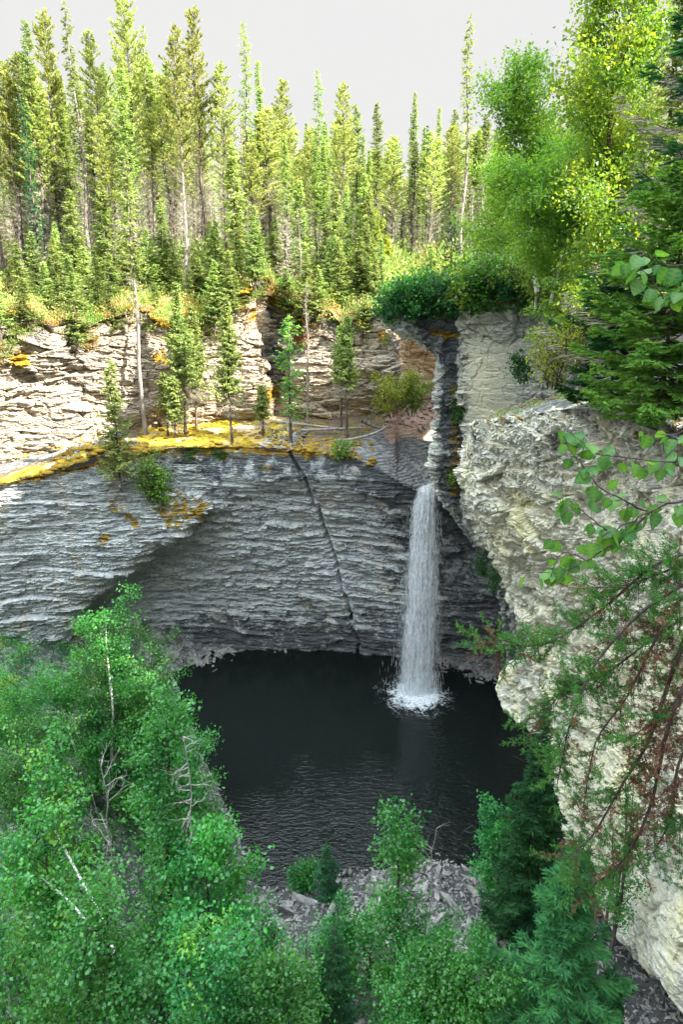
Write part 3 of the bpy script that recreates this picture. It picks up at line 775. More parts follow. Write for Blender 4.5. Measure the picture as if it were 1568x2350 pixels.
# ------------------------------------------------------------------ conifers
def conifer(H, R, seed, base=0.12, kind='spruce', mats=None, nb=None, dead_to=0.35, tuft=0.28, dens=1.0, lean=0.0, profile=None, trunk_r=None):
    """returns (trunk mesh builder, crown mesh builder); crown mats: needles, lichen, twig"""
    rg = np.random.default_rng(seed)
    T = MB(); C = MB()
    nz_ = 16; z = np.linspace(-0.5, H, nz_)
    wob = np.stack([0.012 * H * vn(z / 3.5 + seed, 0.3) + lean * (np.clip(z, 0, H) / H) ** 1.5, 0.012 * H * vn(z / 3.5, seed + .7), z], -1)
    wob[:, :2] -= wob[1, :2]
    tr = trunk_r or H * 0.0095
    T.tube(wob, np.maximum(tr * (1 - np.clip(z, 0, H) / H) ** 0.85, 0.012) * np.where(z < 0.3, 1.3, 1), 7)
    zb = base * H
    n = int(nb or (H - zb) / 0.17 * 1.0 * dens) * 3
    cs, ds, ns, Ls, Ws, ms = [], [], [], [], [], []
    for i in range(n):
        f = (i + rg.random()) / n
        z0 = zb + (H - zb) * f
        if profile: pr = profile(f)
        elif kind == 'spruce': pr = (1 - f) ** 0.75 * (0.75 + 0.25 * min(1, f * 6))
        elif kind == 'spire': pr = 0.35 + 0.5 * (1 - f) ** 0.6 if f < 0.9 else 0.85 * (1 - f) / 0.1 * 0.45 + .08
        else: pr = (0.45 + 0.55 * math.sin(min(1, f * 1.5) * math.pi * .5)) * (1 - max(0, f - 0.55) / 0.5) ** 0.7
        L = R * pr * (0.55 + 0.6 * rg.random()) * (0.8 + 0.35 * vn(z0 / 1.1, seed, i % 5))
        if L < 0.08: L = 0.08
        dead = f < dead_to * (0.6 + 0.8 * rg.random()) or rg.random() < 0.05
        az = rg.random() * 2 * math.pi
        base_pt = np.array([np.interp(z0, wob[:, 2], wob[:, k]) for k in range(3)])
        h = np.array([math.cos(az), math.sin(az), 0])
        if kind == 'pine': rise, droop = 0.45, 0.0
        else: rise, droop = 0.15 - 0.35 * (1 - f), 0.25 * (1 - f)
        k = 5; t = np.linspace(0, 1, k)[:, None]
        pts = base_pt + h * L * t + np.array([0, 0, 1]) * L * (rise * t - droop * np.sin(t * 2.6) * .8 + (0.25 * t ** 3 if kind != 'pine' else .2 * t * t))
        pts += rg.normal(size=(k, 3)) * L * 0.03 * t
        C.tube(pts, np.linspace(0.010 + 0.006 * L, 0.004, k), 3, 2 if not dead else 1)
        m = max(3, int((L / tuft * 3.2 + 2) * (0.8 if dead else 1.35) * dens))
        tt = np.clip(rg.random(m) ** (0.7 if kind != 'pine' else .45), 0.06, 1)
        if dead: tt = rg.random(m) * .9 + .1
        c = np.stack([np.interp(tt, t[:, 0], pts[:, q]) for q in range(3)], -1)
        sgn = rg.choice([-1, 1], m)[:, None]; side = np.array([-h[1], h[0], 0])
        if kind == 'pine':
            d = h * 0.5 + side * sgn * rg.random((m, 1)) * .9 + np.array([0, 0, .75]) + rg.normal(size=(m, 3)) * .35
            Lf = tuft * (0.6 + 0.6 * rg.random(m)); Wf = Lf * 0.50
        else:
            d = h * 0.75 + side * sgn * (0.4 + rg.random((m, 1)) * .7) + np.array([0, 0, -.30]) + rg.normal(size=(m, 3)) * .28
            Lf = tuft * (0.5 + 0.8 * rg.random(m)) * (1.15 - 0.5 * tt); Wf = Lf * 0.42
        nr = np.array([0, 0, 1.0]) + rg.normal(size=(m, 3)) * .55
        if dead:
            d = d + np.array([0, 0, -.8]); Wf = Wf * 0.28; Lf = Lf * .8
        cs.append(c); ds.append(d); ns.append(nr); Ls.append(Lf); Ws.append(Wf); ms.append(np.full(m, 1 if dead else 0))
    c, d, nr, L_, W_, mi = map(np.concatenate, (cs, ds, ns, Ls, Ws, ms))
    for q in (0, 1):
        s_ = mi == q
        C.leaves(c[s_], d[s_], nr[s_], L_[s_], W_[s_], q, 0.15, 0.55)
    # leader
    C.leaves(np.repeat(wob[-1:], 5, 0) - [0, 0, .2], np.array([0, 0, 1.0]) + rg.normal(size=(5, 3)) * .25, rnd_dir(rg, 5), tuft * 1.2, tuft * .35, 0)
    return T, C
def conifer_thing(name, label, cat, T, C, cm, tm=None, loc=(0, 0, 0), rz=0, sc=1, group=None):
    e = empty(name, loc, rz, sc); tag(e, label, cat, group)
    T.obj('trunk', [tm or M_bark], e, True)
    C.obj('crown', cm, e)
    return e

# a short fat-twigged young spruce, seen close
def near_spruce(H, R, seed, tw=0.16, step=0.26, per=6, droop=0.25, needle=0.030, fill=1.0, lich=0.0, profile=None, zb=0.1):
    rg = np.random.default_rng(seed)
    T = MB(); C = MB()
    z = np.linspace(-0.4, H, 14); tr = np.stack([0.02 * H * vn(z / 2 + seed, .2), 0.02 * H * vn(z / 2, seed), z], -1); tr[:, :2] -= tr[1, :2]
    T.tube(tr, np.maximum(H * 0.011 * (1 - np.clip(z, 0, H) / H) ** .8, 0.010), 8)
    P0, P1, W = [], [], []
    nw = int(H * (1 - zb) / step); mlist = []
    for w_ in range(nw):
        f = w_ / nw; z0 = H * zb + (H * (1 - zb)) * f
        pr = profile(f) if profile else (1 - f) ** .8
        a0 = rg.random() * 6.28
        for k in range(per):
            az = a0 + k * 6.283 / per + rg.normal() * .2
            L = max(0.12, R * pr * (0.5 + .75 * rg.random()) * (1 + .3 * vn(f * 9, seed, k)))
            h = np.array([math.cos(az), math.sin(az), 0]); side = np.array([-h[1], h[0], 0])
            zz = z0 + rg.normal() * step * .3
            b0 = np.array([np.interp(zz, z, tr[:, q]) for q in range(3)])
            n = 7; t = np.linspace(0, 1, n)[:, None]
            up = 0.55 * f ** 1.5
            pts = b0 + h * L * t + np.array([0, 0, 1]) * L * (up * t - droop * (1 - f) * np.sin(t * 2.4) + .12 * t * t)
            pts += rg.normal(size=(n, 3)) * L * .015 * t
            C.tube(pts, np.linspace(0.009 + .006 * L, .004, n), 4, 2)
            isl = rg.random() < lich * (1.2 - f)
            m = int(L / tw * 4.2 * fill) + 2
            tt = np.linspace(0.12, 1, m)
            c = np.stack([np.interp(tt, t[:, 0], pts[:, q]) for q in range(3)], -1)
            sg = np.where(np.arange(m) % 2 == 0, 1, -1)[:, None]
            Lt = tw * (0.55 + .7 * rg.random(m)) * np.clip((L * (1.02 - tt)) / tw * 1.2 + .35, .35, 1.6)
            d = h * (.75 + .2 * rg.random((m, 1))) + side * sg * (.75 * (1 - tt[:, None]) + .25) + np.array([0, 0, -.12 * (1 - f) + .1 * f]) + rg.normal(size=(m, 3)) * .13
            d /= np.linalg.norm(d, axis=1)[:, None]
            P0.append(c); P1.append(c + d * Lt[:, None]); mlist.append(np.full(m, 1 if isl else 0))
            # twiglets
            lo_ = Lt > tw * .7
            for q in (1, -1):
                cc = c[lo_] + d[lo_] * (Lt[lo_] * .45)[:, None]
                s2 = np.cross(d[lo_], [0, 0, 1.0]); s2 /= np.linalg.norm(s2, axis=1)[:, None] + 1e-9
                dd = d[lo_] * .75 + s2 * q * .65 + rg.normal(size=cc.shape) * .1
                P0.append(cc); P1.append(cc + dd * (Lt[lo_] * .5)[:, None]); mlist.append(np.full(len(cc), 1 if isl else 0))
            P0.append(pts[2:-1]); P1.append(pts[3:]); mlist.append(np.full(n - 3, 1 if isl else 0))
    for q, (dz, s) in enumerate([(0, 1.0), (-.12, .7), (-.2, .5)]):
        p0 = tr[-1] + [0, 0, dz]; a = rg.random() * 6.28
        P0.append(p0[None]); P1.append((p0 + np.array([math.cos(a) * (q > 0) * .5, math.sin(a) * (q > 0) * .5, 1]) * tw * 1.6 * s)[None]); mlist.append(np.zeros(1))
    P0 = np.concatenate(P0); P1 = np.concatenate(P1); mi = np.concatenate(mlist)
    # each twig is a bristle of needles: crossed blades plus slanted needle tips
    d = P1 - P0; L = np.linalg.norm(d, axis=1); d /= L[:, None] + 1e-9
    for q in (0, 1):
        s_ = mi == q
        wq = needle * (1.0 if q == 0 else .5)
        for ang in range(2):
            nr = rnd_dir(rg, s_.sum())
            C.leaves(P0[s_], d[s_], nr, L[s_] * 1.12, wq * 1.35, q, 0, .5)
        nn = 5 if q == 0 else 3
        for k in range(nn):
            c = P0[s_] + d[s_] * (L[s_] * (k + rg.random(s_.sum())) / nn)[:, None]
            rd = rnd_dir(rg, s_.sum()); rd -= (rd * d[s_]).sum(1)[:, None] * d[s_]; rd /= np.linalg.norm(rd, axis=1)[:, None] + 1e-9
            C.leaves(c, d[s_] * .9 + rd, rnd_dir(rg, s_.sum()), wq * 1.7, wq * .38, q, 0, .5)
    return T, C

# ------------------------------------------------------------------ broadleaf trees and shrubs
def broadleaf(H, R, seed, stems=1, base=0.15, leaf=0.055, nleaf=6000, spread=0.35, stem_r=None, lean=(0, 0), asc=0.7, clump=0.16, top=0.8, lw=0.75, bush=False, prim=26, curve_=0.0, nyel=0.0, low=.65):
    """wood: slot 0 of T; crown: leaves slot 0, twigs slot 1, yellow leaves slot 2"""
    rg = np.random.default_rng(seed); T = MB(); C = MB()
    ends = []; 
    for s in range(stems):
        a = rg.random() * 6.28; out = (spread * R * (.4 + .6 * rg.random())) if stems > 1 else 0
        Hs = H * (1 if s == 0 else low + (1 - low) * rg.random())
        n = 12; t = np.linspace(0, 1, n)[:, None]
        st = np.array([math.cos(a) * .12 * (stems > 1), math.sin(a) * .12 * (stems > 1), -.3])
        tip = np.array([math.cos(a) * out + lean[0], math.sin(a) * out + lean[1], Hs])
        pts = st + (tip - st) * t
        pts[:, :2] += 0.035 * H * np.stack([vn(t[:, 0] * 3 + seed + s * 9, .5), vn(t[:, 0] * 3, seed + s * 5 + .5)], -1) * np.sin(t * 3.14)
        pts[:, 2] += curve_ * H * np.sin(t[:, 0] * 3.14)
        r0 = stem_r or (0.011 * H + .01)
        T.tube(pts, r0 * (1 if stems == 1 else .75) * (1 - t[:, 0]) ** .8 + .006, 6)
        k1 = max(6, int(prim * Hs / H))
        for i in range(k1):
            f = base + (1 - base) * (i + rg.random()) / k1
            p = np.array([np.interp(f, t[:, 0], pts[:, q]) for q in range(3)])
            az = rg.random() * 6.28; g = (f - base) / (1 - base)
            pr = (0.55 + .45 * math.sin(min(1, g / .35) * 1.57)) * (1 - g * top) if not bush else .6 + .4 * math.sin(g * 3.1)
            L = R * pr * (.6 + .55 * rg.random())
            el = asc * (.6 + .5 * rg.random()) + .3 * g
            d = np.array([math.cos(az) * math.cos(el), math.sin(az) * math.cos(el), math.sin(el)])
            m = 6; tt = np.linspace(0, 1, m)[:, None]
            bp_ = p + d * L * tt + np.array([0, 0, -1]) * L * .18 * tt ** 2 + rg.normal(size=(m, 3)) * L * .035 * tt
            C.tube(bp_, np.linspace(.008 + .008 * L, .004, m), 4, 1)
            ends.append((bp_, L * .5))
            for j in range(int(3 + L * 2.2)):
                u = .25 + .75 * rg.random(); q0 = np.array([np.interp(u, tt[:, 0], bp_[:, q]) for q in range(3)])
                dd = d + rg.normal(size=3) * .65 + np.array([0, 0, .15]); dd /= np.linalg.norm(dd)
                l2 = L * (.22 + .32 * rg.random())
                tq = np.linspace(0, 1, 4)[:, None]; sb = q0 + dd * l2 * tq + rg.normal(size=(4, 3)) * l2 * .05 * tq
                C.tube(sb, np.linspace(.007, .003, 4), 3, 1)
                ends.append((sb, l2))
        ends.append((pts[-4:], H * .12))
    wts = np.array([e[1] for e in ends]); wts /= wts.sum()
    cnt = rg.multinomial(nleaf, wts); cs = []; ds = []
    for (bp_, L), m in zip(ends, cnt):
        if m == 0: continue
        u = (rg.random(m) ** .7) * (len(bp_) - 1); i = np.minimum(u.astype(int), len(bp_) - 2); f = (u - i)[:, None]
        c = bp_[i] * (1 - f) + bp_[i + 1] * f
        ax = bp_[-1] - bp_[0]; ax /= np.linalg.norm(ax) + 1e-9
        off = rg.normal(size=(m, 3)) * clump * .6
        cs.append(c + off); ds.append(ax * .5 + rg.normal(size=(m, 3)) * .7 + np.array([0, 0, -.25]))
    c = np.concatenate(cs); d = np.concatenate(ds)
    m = len(c)
    nr = np.array([0, 0, 1.0]) + rg.normal(size=(m, 3)) * .6
    L = leaf * (.45 + .85 * rg.random(m))
    yel = (vn(c[:, 0] / .6 + seed, c[:, 1] / .6, c[:, 2] / .6) * .5 + .5 + rg.random(m) * .25) < nyel
    C.leaves(c[~yel], d[~yel], nr[~yel], L[~yel], L[~yel] * lw, 0, .12)
    if yel.any(): C.leaves(c[yel], d[yel], nr[yel], L[yel], L[yel] * lw, 2, .12)
    return T, C
def broad_thing(name, label, cat, TC, loc, mats, bark, rz=0, group=None):
    e = empty(name, loc, rz); tag(e, label, cat, group)
    TC[0].obj('trunk' if 'tree' in name else 'stem', [bark], e, True)
    TC[1].obj('crown' if 'tree' in name else 'foliage', mats, e)
    return e
def frame(px, py0, py1, Y):
    """base point and height of an upright thing drawn from (px,py0) up to py1 at distance Y"""
    b_ = P(px, py0, Y); t_ = P(px, py1, Y)
    return b_, float(t_[2] - b_[2])

CM_pine = [M_pine, M_lich, M_twig]; CM_spr = [M_spr, M_lich, M_twig]; CM_dark = [M_sprdark, M_lich, M_twig]

# ================================================================== THE FOREST BEHIND THE UPPER CLIFF
protos = {}
def proto(key, builder, name, cat, cm, tm):
    T, C = builder
    me_t = T.mesh('trunk', [tm], True); me_c = C.mesh('crown', cm)
    protos[key] = (name, cat, me_t, me_c)
HH = 18.0
for i in range(4):
    proto('pine%d' % i, conifer(HH, 1.75, 100 + i, 0.12, 'pine', dead_to=.45, tuft=.25, dens=1.4, lean=.3 * (i - 1.5)), 'lodgepole_pine_tree', 'pine', CM_pine, M_barkpale if i % 2 else M_bark)
for i in range(5):
    proto('spruce%d' % i, conifer(HH, 1.55, 200 + i, 0.05 if i < 3 else .15, 'spruce' if i % 2 else 'spire', dead_to=.4 if i < 3 else .55, tuft=.26, dens=1.6, lean=.2 * (i - 2)), 'narrow_spruce_tree', 'spruce', CM_spr, M_bark)
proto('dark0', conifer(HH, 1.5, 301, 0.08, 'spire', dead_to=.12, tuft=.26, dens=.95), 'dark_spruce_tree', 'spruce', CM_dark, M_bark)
proto('dead0', conifer(HH, 1.2, 401, 0.1, 'spire', dead_to=3.0, tuft=.34, dens=.8), 'dead_spruce_tree', 'dead tree', [M_spr, M_lich, M_dead], M_barkpale)
proto('spire0', conifer(HH, 1.15, 501, 0.18, 'spire', dead_to=.40, tuft=.32, dens=.95), 'thin_spruce_tree', 'spruce', CM_spr, M_barkpale)
for i in range(2):
    proto('fluff%d' % i, conifer(8.0, 1.6, 610 + i, 0.04, 'spruce', dead_to=.10, tuft=.30, dens=1.5), 'young_spruce_tree', 'spruce', CM_spr, M_bark)
def place(key, loc, H, label, group=None, wide=1.0, rz=None, name=None, rg=random.Random(5)):
    nm, cat, mt, mc = protos[key]
    h0 = 8.0 if key.startswith('fluff') else HH
    e = empty(name or nm, loc, rg.random() * 6.28 if rz is None else rz, (wide * (H / h0) ** .5 if wide < 0 else wide * (.55 * H / h0 + .45), wide * (.55 * H / h0 + .45), H / h0))
    tag(e, label, cat, group)
    a = link(bpy.data.objects.new('trunk', mt)); a.parent = e
    c = link(bpy.data.objects.new('crown', mc)); c.parent = e
    return e
# trees that stand out, read off the photograph: (px of foot, Y, py of top, kind, label)
named = [
 (318, 56, -40, 'pine0', 'tallest bare-stemmed pine at the left, its thin crown passing the top edge'),
 (215, 57, 5, 'spire0', 'very thin spire-topped spruce left of the tallest bare-stemmed pine'),
 (120, 55, 42, 'spruce0', 'tall dense spruce rising over the mossy left rim of the upper cliff'),
 (160, 58, 28, 'pine1', 'tall open-crowned pine just right of the dense left spruce'),
 (20, 55, 38, 'pine2', 'yellow-green pine at the far left edge of the forest'),
 (60, 56, 150, 'pine3', 'lower yellowish pine second from the left edge'),
 (97, 53, 225, 'dark0', 'short dark green spruce among paler pines at the left'),
 (262, 58, 75, 'pine3', 'pine with upswept tips between the spire spruce and the tallest pine'),
 (365, 57, 62, 'spire0', 'thin half-bare spruce right of the tallest bare-stemmed pine'),
 (432, 54, 68, 'pine1', 'dark crooked-limbed pine with spreading branches above the cliff'),
 (472, 56, 20, 'pine0', 'tall pine with a pointed top right of the crooked-limbed pine'),
 (520, 56, 150, 'pine2', 'shorter pine leaning at the left side of the gap in the skyline'),
 (578, 57, 52, 'spire0', 'needle-thin tall spruce at the right side of the gap in the skyline'),
 (607, 56, 140, 'spruce1', 'tufted-top spruce just right of the needle-thin one'),
 (655, 58, 188, 'pine1', 'flat-topped pine right of the tufted-top spruce'),
 (740, 57, 162, 'spire0', 'slim spruce standing above its neighbours in the middle of the forest'),
 (782, 60, 198, 'pine2', 'bushy-topped pine right of the slim middle spruce'),
 (822, 64, 245, 'spruce2', 'evenly tapered spruce in the middle distance'),
 (862, 70, 238, 'spruce0', 'spruce left of the tallest central clump'),
 (938, 75, 212, 'spruce3', 'tallest spruce of the central far clump'),
 (976, 66, 300, 'dark0', 'dark columnar spruce in front of the paler central trees'),
 (1000, 78, 246, 'spruce1', 'pale spruce behind the dark columnar spruce'),
 (1058, 60, 38, 'spire0', 'solitary very tall ragged spruce rising above the buttress'),
 (1033, 70, 250, 'spruce2', 'spruce just left of the solitary tall spruce'),
 (1105, 66, 262, 'spruce4', 'spruce behind the right bank birches at the skyline'),
]
for i, (px, Y, top, key, lab) in enumerate(named):
    fp = floor_at(px, Y)
    _, H = frame(px, 900, top, fp[1]); H = float(P(px, top, fp[1])[2] - fp[2])
    place(key, fp, H, lab, 'tall trees of the upper forest', wide=1.0 if key != 'spire0' else 1.0)
rg = random.Random(77)
sky_x = [-300, 0, 60, 120, 220, 330, 430, 500, 545, 600, 680, 760, 830, 900, 960, 1040, 1120, 1250, 1400, 1600, 1900]
sky_y = [60, 90, 170, 120, 130, 120, 120, 190, 300, 210, 270, 260, 280, 300, 270, 275, 290, 240, 150, 60, 60]
cnt = 0
keys_near = ['pine0', 'pine1', 'pine2', 'pine3', 'spruce0', 'spruce1', 'spruce2', 'spruce3', 'spruce4', 'dead0']
for i in range(262):
    px = -180 + 1500 * (i + rg.random()) / 180 if i < 180 else rg.uniform(600, 1400)
    Y = rg.choice([55, 58, 62, 67, 73, 80, 90, 100, 112]) + rg.uniform(-2, 2)
    if px > 780: Y = max(Y, rg.uniform(62, 75))
    fp = floor_at(px, Y)
    top = np.interp(px, sky_x, sky_y) + abs(rg.gauss(0, 1)) * 85 + (100 - Y) * .3
    H = float(P(px, top, fp[1])[2] - fp[2])
    H = min(max(H, 5), 27)
    key = rg.choice(keys_near if Y < 90 else ['spruce0', 'spruce1', 'spruce2', 'spruce3', 'pine1', 'pine2', 'dark0'])
    x_, y_, z_ = fp; dx = (px - 784) / F * 1.04 * Y
    place(key, (dx, fp[1] + rg.uniform(-1, 1), fp[2]), H, '%s among the %s trunks %s of the forest' % ({'p': 'open-crowned pine', 's': 'narrow spruce', 'd': 'dark or dead spruce'}[key[0]], 'nearer' if Y < 66 else 'middle' if Y < 84 else 'farthest', 'at the far left' if px < 180 else 'left of the skyline gap' if px < 500 else 'around the skyline gap' if px < 700 else 'in the centre' if px < 860 else 'right of centre' if px < 1020 else 'at the right end'), 'conifers in the forest behind the cliff', wide=rg.uniform(.95, 1.4), name='conifer_tree')
    cnt += 1
# small trees on the brow of the upper cliff
brow = [
 (125, 47, 590, 725, 'fluff0', 'small pale spruce on the mossy left brow of the upper cliff'),
 (205, 48, 560, 735, 'fluff1', 'drooping small spruce right of the pale one on the left brow'),
 (175, 50, 430, 670, 'fluff0', 'bushy mid-height spruce behind the mossy left brow'),
 (300, 51, 545, 720, 'fluff1', 'sparse drooping spruce on the brow left of the tall ledge spruce'),
 (250, 52, 420, 660, 'fluff1', 'mid-height spruce in the brush behind the left brow'),
 (495, 50, 500, 680, 'fluff0', 'compact spruce on the brow above the paired ledge spruces'),
 (545, 49, 330, 740, 'fluff1', 'tall layered spruce drooping over the brow at the middle'),
 (430, 50, 440, 700, 'dead0', 'grey half-dead spruce leaning over the brow'),
 (690, 50, 480, 740, 'dead0', 'bare grey hanging tree on the brow right of the rock knob'),
 (660, 50, 300, 700, 'spruce3', 'tall mixed dead and green spruce behind the rock knob'),
 (745, 54, 330, 655, 'spruce1', 'full spruce on the slope right of the rock knob'),
 (770, 52, 430, 640, 'fluff0', 'broad yellow-green spruce above the shrubby slope'),
 (845, 60, 510, 640, 'fluff1', 'light spruce at the top of the shrubby slope'),
 (340, 52, 520, 690, 'fluff0', 'short spruce in the brush behind the tall ledge spruce'),
]
for px, Y, top, foot, key, lab in brow:
    b0 = P(px, foot, Y); H = float(P(px, top, Y)[2] - b0[2])
    place(key, b0 - [0, 0, .15], H, lab, 'trees on the brow of the upper cliff', wide=1.25 if 'fluff' in key else 1.0, name=None)
rgq = random.Random(3)
for i in range(78):
    px = rgq.uniform(-60, 900); v = rgq.uniform(.0, .30) ** 1.15
    q_ = floor_point(px, v); H = rgq.uniform(1.6, 6.5) * (1.2 if v > .15 else .8)
    place(rgq.choice(['fluff0', 'fluff1']), q_ - [0, 0.35 if v < .08 else 0, .35 + (rgq.random() * 1.4 if v < .08 else 0)], H, 'small bushy spruce %s above the %s part of the upper cliff' % ('at the very brow' if v < .1 else 'in the brush' if v < .2 else 'near the forest edge', 'left' if px < 250 else 'left-middle' if px < 500 else 'right-middle' if px < 700 else 'right'), 'spruce scrub on the slope', wide=rgq.uniform(.9, 1.3), name='scrub_spruce_tree')
# trees on the mossy ledge
ledge = [
 (332, 978, 330, 43.5, 'dead', 'tall thin spruce with a bare lower trunk on the left of the mossy ledge'),
 (403, 1015, 860, 42.0, 'fluff1', 'small sparse spruce at the front edge of the ledge, left of the paired spruces'),
 (385, 1000, 850, 43.0, 'fluff0', 'smallest spruce on the ledge, right beside the bare lower trunk'),
 (425, 985, 645, 43.5, 'fluff0', 'tall fluffy spruce on the left of the pair on the mossy ledge'),
 (450, 980, 700, 45.0, 'fluff1', 'drooping spruce on the right of the pair on the mossy ledge'),
 (533, 1022, 680, 41.2, 'fluff1', 'bright spruce with two close stems at the front of the mossy ledge'),
 (604, 1000, 880, 41.8, 'fluff0', 'scrawny knee-high spruce between the bright and the crooked ledge spruces'),
 (668, 1028, 722, 40.8, 'crook', 'crooked ragged spruce growing on the crest of the wall crack'),
 (706, 965, 640, 45.5, 'dead0', 'dead leafless spruce hung with grey twigs in front of the upper cliff'),
 (783, 972, 740, 44.0, 'fluff0', 'left spruce of the slim pair at the right end of the ledge'),
 (796, 988, 722, 43.0, 'fluff1', 'right spruce of the slim pair at the right end of the ledge'),
]
for k, (px, foot, top, Y, key, lab) in enumerate(ledge):
    b0 = P(px, foot, Y); H = float(P(px, top, Y)[2] - b0[2])
    if key == 'dead0':
        place('dead0', b0 - [0, 0, .1], H, lab, 'trees on the mossy ledge', .75, name=None); continue
    if key == 'dead':
        T, C = conifer(H, 1.4, 700, .42, 'spire', dead_to=.25, tuft=.30, dens=1.2, trunk_r=.15); nm = 'thin_spruce_tree'
    elif key == 'crook':
        T, C = conifer(H, 1.55, 701, .2, 'spire', dead_to=.1, tuft=.30, dens=1.0, trunk_r=.12); nm = 'ragged_spruce_tree'
    else:
        R = {0: .0, 1: .9, 2: .85, 3: 1.7, 4: 1.7, 5: 1.45, 6: .8, 9: 1.15, 10: 1.3}[k]
        T, C = conifer(H, R, 710 + k, .22 if k not in (9, 10) else .33, 'spruce' if k in (3, 4, 10, 5) else 'spire', dead_to=.2, tuft=.26, dens=2.4, trunk_r=.055 + .004 * H); nm = 'ledge_spruce_tree'
    conifer_thing(nm, lab, 'spruce', T, C, [M_spr, M_lich, M_twig] if key != 'crook' else [M_sprlit, M_lich, M_twig], M_bark if key != 'dead' else M_barkpale, b0 - [0, 0, .1], k * 1.3, 1, 'trees on the mossy ledge')
# spruce at the left end of the ledge
b0 = P(275, 1105, 37.4); H = float(P(265, 828, 37.4)[2] - b0[2])
T, C = conifer(H, 1.75, 741, .03, 'spruce', dead_to=.05, tuft=.26, dens=1.8)
conifer_thing('mound_spruce_tree', 'full pale green spruce growing from the mossy mound at the left end of the ledge', 'spruce', T, C, CM_spr, M_bark, b0)

# right bank: trees on top of the buttress
b0 = P(1035, 620, 40); H = float(P(1030, 458, 40)[2] - b0[2])
T, C = conifer(H, 1.0, 750, .05, 'spruce', dead_to=.05, tuft=.16, dens=1.2)
conifer_thing('dark_spruce_tree', 'short dark blue-green spruce on top of the buttress under the solitary tall spruce', 'spruce', T, C, CM_dark, M_bark, b0 - [0, 0, .3])
rb = [
 (1375, 26, -60, 700, 'pine0', 'tall pine rising behind the big yellow-green birch'),
 (1300, 30, 60, 700, 'pine2', 'pine hidden to its top behind the left side of the big birch'),
 (1440, 22, -40, 700, 'spire0', 'thin bare spruce between the big birch and the dark right-hand spruce'),
 (1190, 44, 195, 660, 'spruce1', 'pointed spruce top showing over the smaller birch'),
 (1480, 27, -150, 700, 'spruce0', 'tall spruce behind the dark right-hand spruce'),
 (1250, 38, 230, 660, 'spruce3', 'spruce deep behind the two bank birches'),
 (1340, 36, 150, 660, 'spruce4', 'spruce crown seen through the leaves of the big birch'),
 (1540, 30, -150, 700, 'pine3', 'pine at the top right corner behind the dark spruce'),
 (1130, 48, 300, 640, 'spruce2', 'shaded spruce behind the left birch crown on the right bank'),
]
for px, Y, top, foot, key, lab in rb:
    b0 = P(px, foot, Y); H = float(P(px, top, Y)[2] - b0[2])
    place(key, b0 - [0, 0, 1.0], H + 1, lab, 'conifers on the right bank', wide=.85)
# dark spruces close on the right
def near_thing(name, label, px, foot, top, Y, R, seed, mats, rz=0, **kw):
    b0 = P(px, foot, Y); H = float(P(px, top, Y)[2] - b0[2])
    T, C = near_spruce(H, R, seed, **kw)
    return conifer_thing(name, label, 'spruce', T, C, mats, M_bark, b0, rz)
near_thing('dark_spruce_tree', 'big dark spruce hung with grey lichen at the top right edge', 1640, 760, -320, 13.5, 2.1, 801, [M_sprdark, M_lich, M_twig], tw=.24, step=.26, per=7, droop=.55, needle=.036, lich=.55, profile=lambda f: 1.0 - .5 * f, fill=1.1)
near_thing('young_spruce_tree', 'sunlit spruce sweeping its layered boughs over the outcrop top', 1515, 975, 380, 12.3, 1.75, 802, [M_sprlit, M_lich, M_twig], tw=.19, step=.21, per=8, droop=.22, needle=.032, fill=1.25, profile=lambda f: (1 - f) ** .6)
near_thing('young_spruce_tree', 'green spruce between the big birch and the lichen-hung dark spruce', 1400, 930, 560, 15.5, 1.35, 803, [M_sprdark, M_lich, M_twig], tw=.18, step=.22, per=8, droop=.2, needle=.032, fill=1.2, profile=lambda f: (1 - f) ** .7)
# lower right: spruces standing on the scree
near_thing('young_spruce_tree', 'fresh green young spruce with a forked leader in the lower right foreground', 1250, 2620, 1935, 11.0, 1.45, 811, [M_sprnear, M_lich, M_twig], tw=.20, step=.19, per=7, droop=.10, needle=.034, fill=1.2, profile=lambda f: min(1, (1 - f) * 1.35) ** .8)
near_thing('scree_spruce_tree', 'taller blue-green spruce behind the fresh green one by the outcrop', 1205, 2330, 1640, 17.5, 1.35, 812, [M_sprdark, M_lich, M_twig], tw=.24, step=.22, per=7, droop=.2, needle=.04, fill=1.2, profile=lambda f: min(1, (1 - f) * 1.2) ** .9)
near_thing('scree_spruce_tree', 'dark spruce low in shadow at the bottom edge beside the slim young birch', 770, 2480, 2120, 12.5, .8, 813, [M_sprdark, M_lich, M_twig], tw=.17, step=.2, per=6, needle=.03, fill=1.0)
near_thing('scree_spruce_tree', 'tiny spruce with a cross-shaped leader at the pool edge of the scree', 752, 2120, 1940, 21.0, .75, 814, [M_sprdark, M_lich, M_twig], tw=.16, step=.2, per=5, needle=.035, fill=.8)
near_thing('scree_spruce_tree', 'low dark spruce at the bottom edge right of the fresh green one', 1370, 2560, 2230, 11.5, .7, 815, [M_sprdark, M_lich, M_twig], tw=.19, step=.2, per=7, needle=.034, fill=1.1)

